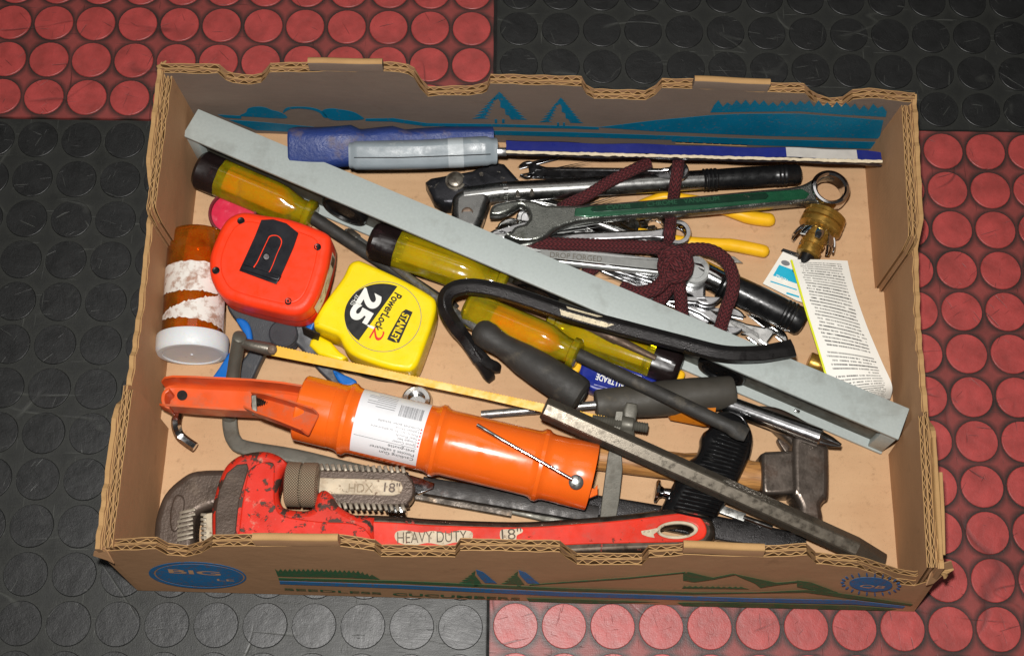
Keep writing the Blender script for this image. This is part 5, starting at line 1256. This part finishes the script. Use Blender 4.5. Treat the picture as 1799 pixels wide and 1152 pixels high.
combo('dark chrome wrench between the green wrench and the cord', (898, 404, .019), (1152, 396, .016), .0100, .0120, .0110, .0065, 'chrome')
combo('bright wrench lying under the green wrench, only its shaft showing', (1128, 390, .020), (930, 384, .020), .0120, .0120, .0110, .0060, 'chrome_bright')

# ---------------------------------------------------------------- big green wrench
t = thing('wrench', 'biggest wrench, chrome ends with a green painted shaft', 'wrench', at(1180, 370, FZ), 'wrenches tied together with cord')
pg = tilt2((900, 390, .046), (1460, 330, .038))
jawp = [(861, 378), (861, 368), (867, 359), (882, 354), (910, 350), (940, 352), (962, 359), (1034, 358), (1222, 343), (1330, 333), (1400, 326), (1428, 314), (1446, 303), (1470, 302), (1488, 312), (1494, 330), (1488, 350), (1470, 361), (1446, 360), (1425, 355), (1330, 363), (1220, 373), (1124, 379), (1036, 386), (992, 396), (974, 405), (956, 418), (930, 424), (906, 422), (886, 412), (897, 406), (905, 397), (922, 392), (930, 382), (926, 368), (914, 360), (900, 369), (880, 377)]
plate('body', [jawp, circ(1459, 331, 25, 21, 24)], pg, .011, 'jaw_chrome', t, .0030, (0,), corner=(0, 29, 32), res=4)
c = pg.hit(1459, 331); lathe('ring', c - pg.n * .0115, c + pg.n, [(0, .0118), (0, .0152), (.002, .0168), (.0118, .0168), (.0138, .0154), (.0140, .0134), (.0126, .0118), (0, .0118)], 'chrome_bright', t, 48, caps=False)
plate('painted_shaft', [[(1010, 365), (1034, 362), (1222, 347), (1330, 337), (1410, 331), (1424, 340), (1416, 350), (1330, 358), (1220, 369), (1124, 375.5), (1036, 382), (1008, 380)]], pg.lift(.0004), .004, 'green_enamel', t, .0014)
plate('recess', [[(1042, 363.5), (1222, 349), (1346, 338.5), (1351, 344), (1346, 350), (1222, 360.5), (1044, 373), (1037, 368)]], pg.lift(.0006), .002, 'green_dark', t, .0004)
pgl = pg.lift(.0008)
text('lettering', 'CW708', pgl, (1066, 369), (1108, 366), .0042, 'green_enamel', t, bold=.01); text('lettering', 'CHROME', pgl, (1138, 363), (1190, 358.5), .0042, 'green_enamel', t, bold=.01); text('lettering', 'VANADIUM', pgl, (1202, 357.5), (1264, 352.5), .0042, 'green_enamel', t, bold=.01)

# ---------------------------------------------------------------- yellow handled pliers
t = thing('pliers', 'pliers with two yellow dipped handles under the green wrench', 'pliers', at(1200, 395, FZ))
gp = crom([at(1120, 362, .016), at(1165, 346, .018), at(1215, 352, .019), at(1265, 364, .018), at(1310, 380, .016), at(1346, 386, .015), at(1361, 385, .015)]); tube('grip', gp, [.0040] * 4 + [.0046] * 4 + [.0050] * 4 + [.0056] * 4 + [.0060] * 6 + [.0054, .0044, .0020], 'yellow_grip', t, 18)
gp = crom([at(1120, 405, .016), at(1165, 418, .018), at(1215, 426, .018), at(1280, 430, .016), at(1330, 439, .015), at(1351, 444, .015)]); tube('grip', gp, [.0040] * 4 + [.0046] * 4 + [.0050] * 4 + [.0056] * 6 + [.0054, .0044, .0020], 'yellow_grip', t, 18)
tube('tang', [at(1085, 392, .014), at(1125, 362, .016)], [(.005, .004)] * 2, 'dull_steel', t, 12); tube('tang', [at(1085, 376, .014), at(1125, 406, .016)], [(.005, .004)] * 2, 'dull_steel', t, 12)
plate('jaw', [[(1095, 372), (1095, 396), (1060, 394), (1000, 388), (1000, 380), (1060, 374)]], flat(.016), .008, 'dull_steel', t, .0015)
plate('side_edge', [[(1262, 446), (1290, 450), (1306, 462), (1280, 460)]], flat(.012), .003, 'satin_steel', t, .0006)

# ---------------------------------------------------------------- maroon cord
t = thing('cord', 'maroon braided cord knotted round the bundle of wrenches', 'cord', at(1180, 450, FZ))
CRAD = .0050
def strand(pts, r=CRAD, name='strand'):
    c = crom([at(*p) for p in pts], step=10)
    out = [c[0]]; acc = 0                                # even spacing along the strand
    for p, q in zip(c, c[1:]):
        d = (q - p).length; k = max(1, round(d / .0007))
        for i in range(k): out.append(p.lerp(q, (i + 1) / k))
    def fn(i, k, L): a = 2 * PI * k / 20; return 1 + .045 * max(math.sin(4 * a + L * 2 * PI / .0042), math.sin(4 * a - L * 2 * PI / .0042))
    tube(name, out, [r] * len(out), 'cord', t, 20, fn=fn, smooth=80)
strand([(1140, 286, .046), (1110, 300, .048), (1070, 320, .047), (1030, 344, .044), (1000, 358, .034), (985, 366, .024)])
strand([(1192, 282, .048), (1190, 300, .051), (1186, 325, .046), (1183, 348, .034), (1180, 372, .028), (1178, 392, .030), (1176, 408, .034), (1176, 425, .026)])
strand([(915, 425, .030), (950, 428, .035), (1020, 430, .036), (1100, 433, .036), (1160, 436, .038), (1190, 446, .040)], .0056)
strand([(1176, 462, .040), (1190, 446, .044), (1215, 438, .045), (1248, 440, .046), (1274, 456, .046), (1287, 484, .046), (1286, 515, .044), (1275, 545, .038), (1265, 580, .030)], .0054)
strand([(1190, 470, .046), (1170, 490, .046), (1150, 508, .044), (1120, 515, .038), (1095, 506, .030)], .0060)
strand([(1186, 476, .044), (1180, 495, .040), (1165, 520, .034), (1145, 545, .026)], .0052)
strand([(1192, 474, .046), (1193, 500, .042), (1196, 525, .036), (1198, 560, .028)], .0054)
strand([(1056, 462, .022), (1040, 474, .022), (1024, 486, .018)], .005)
strand([(1166, 452, .044), (1176, 444, .050), (1196, 446, .052), (1206, 462, .050), (1200, 482, .048), (1180, 486, .048), (1168, 472, .046), (1170, 456, .046)], .0062, 'knot')
strand([(1172, 446, .042), (1186, 462, .053), (1202, 478, .048)], .0062, 'knot'); strand([(1164, 470, .044), (1182, 458, .052), (1206, 452, .048)], .0060, 'knot')

# ---------------------------------------------------------------- brass hose fitting on its card
t = thing('hose_fitting', 'brass hose fitting with chrome clamp fingers near the right wall', 'hose fitting', at(1436, 410, FZ))
a, b = at(1452, 376, .030), at(1414, 458, .026); d = (b - a).normalized(); L = (b - a).length
lathe('coupling', a, b, [(0, .0130), (0, .0164), (.001, .0178), (.004, .0180), (.0045, .0172), (.0055, .0172), (.0060, .0182), (.0085, .0182), (.0090, .0160), (.0105, .0160), (.0110, .0184), (.0150, .0182), (.0160, .0165), (.0175, .0110)], 'brass', t, 40)
lathe('barb', a + d * .016, b, [(0, .0110), (.008, .0108), (.0085, .0094), (.0120, .0092), (.0125, .0104), (.016, .0100), (.0165, .0090), (.0200, .0090), (.0205, .0104), (.0245, .0100), (.0250, .0078), (.0252, .005)], 'brass', t, 32)
s = d.cross(Z3).normalized(); u = s.cross(d)
for k in range(9):
    an = 2 * PI * k / 9 + .2; rd = s * math.cos(an) + u * math.sin(an); p = a + d * .0175
    tube('finger', crom([p + rd * .010, p + rd * .0145 + d * .002, p + rd * .0175 + d * .008, p + rd * .0185 + d * .0135], step=3), [(.0034, .0009)] * 8 + [(.0026, .0009)] * 2, 'chrome_bright', t, sec=rrect(.5, 2), up=tuple(rd))
tube('card_peg', [b - d * .012, b + d * .012], [.0062, .0062], 'black_plastic', t, 16)
t = thing('product_card', 'white and cyan packaging card tucked under the white leaflet', 'card', at(1395, 480, FZ))
pc = tilt((1378, 440, .018), (1440, 470, .020), (1345, 500, .014))
plate('card', [[(1376, 441), (1396, 449), (1446, 470), (1440, 540), (1400, 528), (1340, 498)]], pc, .0008, 'paper', t, .0001)
plate('black_edge', [[(1372, 440), (1376, 436), (1426, 452), (1440, 462), (1440, 470), (1396, 450)]], pc.lift(.0008), .0016, 'black_plastic', t, .0003)
decal('cyan_block', [[(1369, 465), (1440, 492), (1440, 512), (1358, 484)]], pc, 'cyan', t)
text('lettering', 'FEMALE', pc.lift(.0004), (1384, 491), (1364, 482), .0036, 'ink_white', t, bold=.01)
decal('figure', [circ(1380, 462, 8, 4.5, 14, .3)], pc, 'ink_grey', t); decal('text_line', [[(1354, 493), (1400, 508), (1400, 510), (1353, 495)]], pc, 'cyan', t); decal('text_line', [[(1382, 513), (1404, 520), (1404, 523), (1381, 516)]], pc, 'cyan', t)
t = thing('leaflet', 'curled white leaflet of small print leaning behind the level', 'leaflet', at(1480, 580, FZ))
le = crom([at(1392, 456, .030), at(1402, 490, .034), at(1418, 545, .036), at(1440, 615, .036), at(1462, 690, .032), at(1470, 720, .022)], step=8)
ri = crom([at(1489, 458, .030), at(1500, 505, .036), at(1522, 570, .040), at(1548, 632, .040), at(1567, 676, .036), at(1564, 700, .022)], step=8)
n = len(le); m = 16; vs_, fs, uvs = [], [], []
for i in range(n):
    for k in range(m + 1):
        f = k / m; p = le[i].lerp(ri[i], f) + Z3 * (.004 * math.sin(PI * f) * (.3 + i / n)); vs_.append(p); uvs.append((f, 1 - i / (n - 1)))
for i in range(n - 1):
    for k in range(m): b_ = i * (m + 1) + k; fs.append((b_, b_ + m + 1, b_ + m + 2, b_ + 1))
me = mesh(vs_, fs); ul = me.uv_layers.new(name='UV')
for li, l_ in enumerate(me.loops): ul.data[li].uv = uvs[l_.vertex_index]
link('sheet', me, 'small_print', t, smooth=60)
tube('folded_edge', [p - Z3 * .0012 for p in le], [(.0014, .0006)] * n, 'lime', t, sec=rrect(.4, 2))
ri2 = [p + Vector((.0006, 0, -.003 - .006 * i / n)) for i, p in enumerate(ri)]
link('rolled_edge', mesh([*ri, *ri2], [(i, i + 1, n + i + 1, n + i) for i in range(n - 1)]), 'paper', t, smooth=60)
t = thing('brass_nipple', 'short brass pipe end peeking out under the leaflet', 'pipe fitting', at(1436, 645, FZ))
a, b = at(1420, 634, .016), at(1465, 652, .016); lathe('pipe', a, b, [(0, .0055), (0, .0076), (.001, .0082), (.010, .0080), (.0105, .0072), (.022, .0072)], 'brass', t, 24)
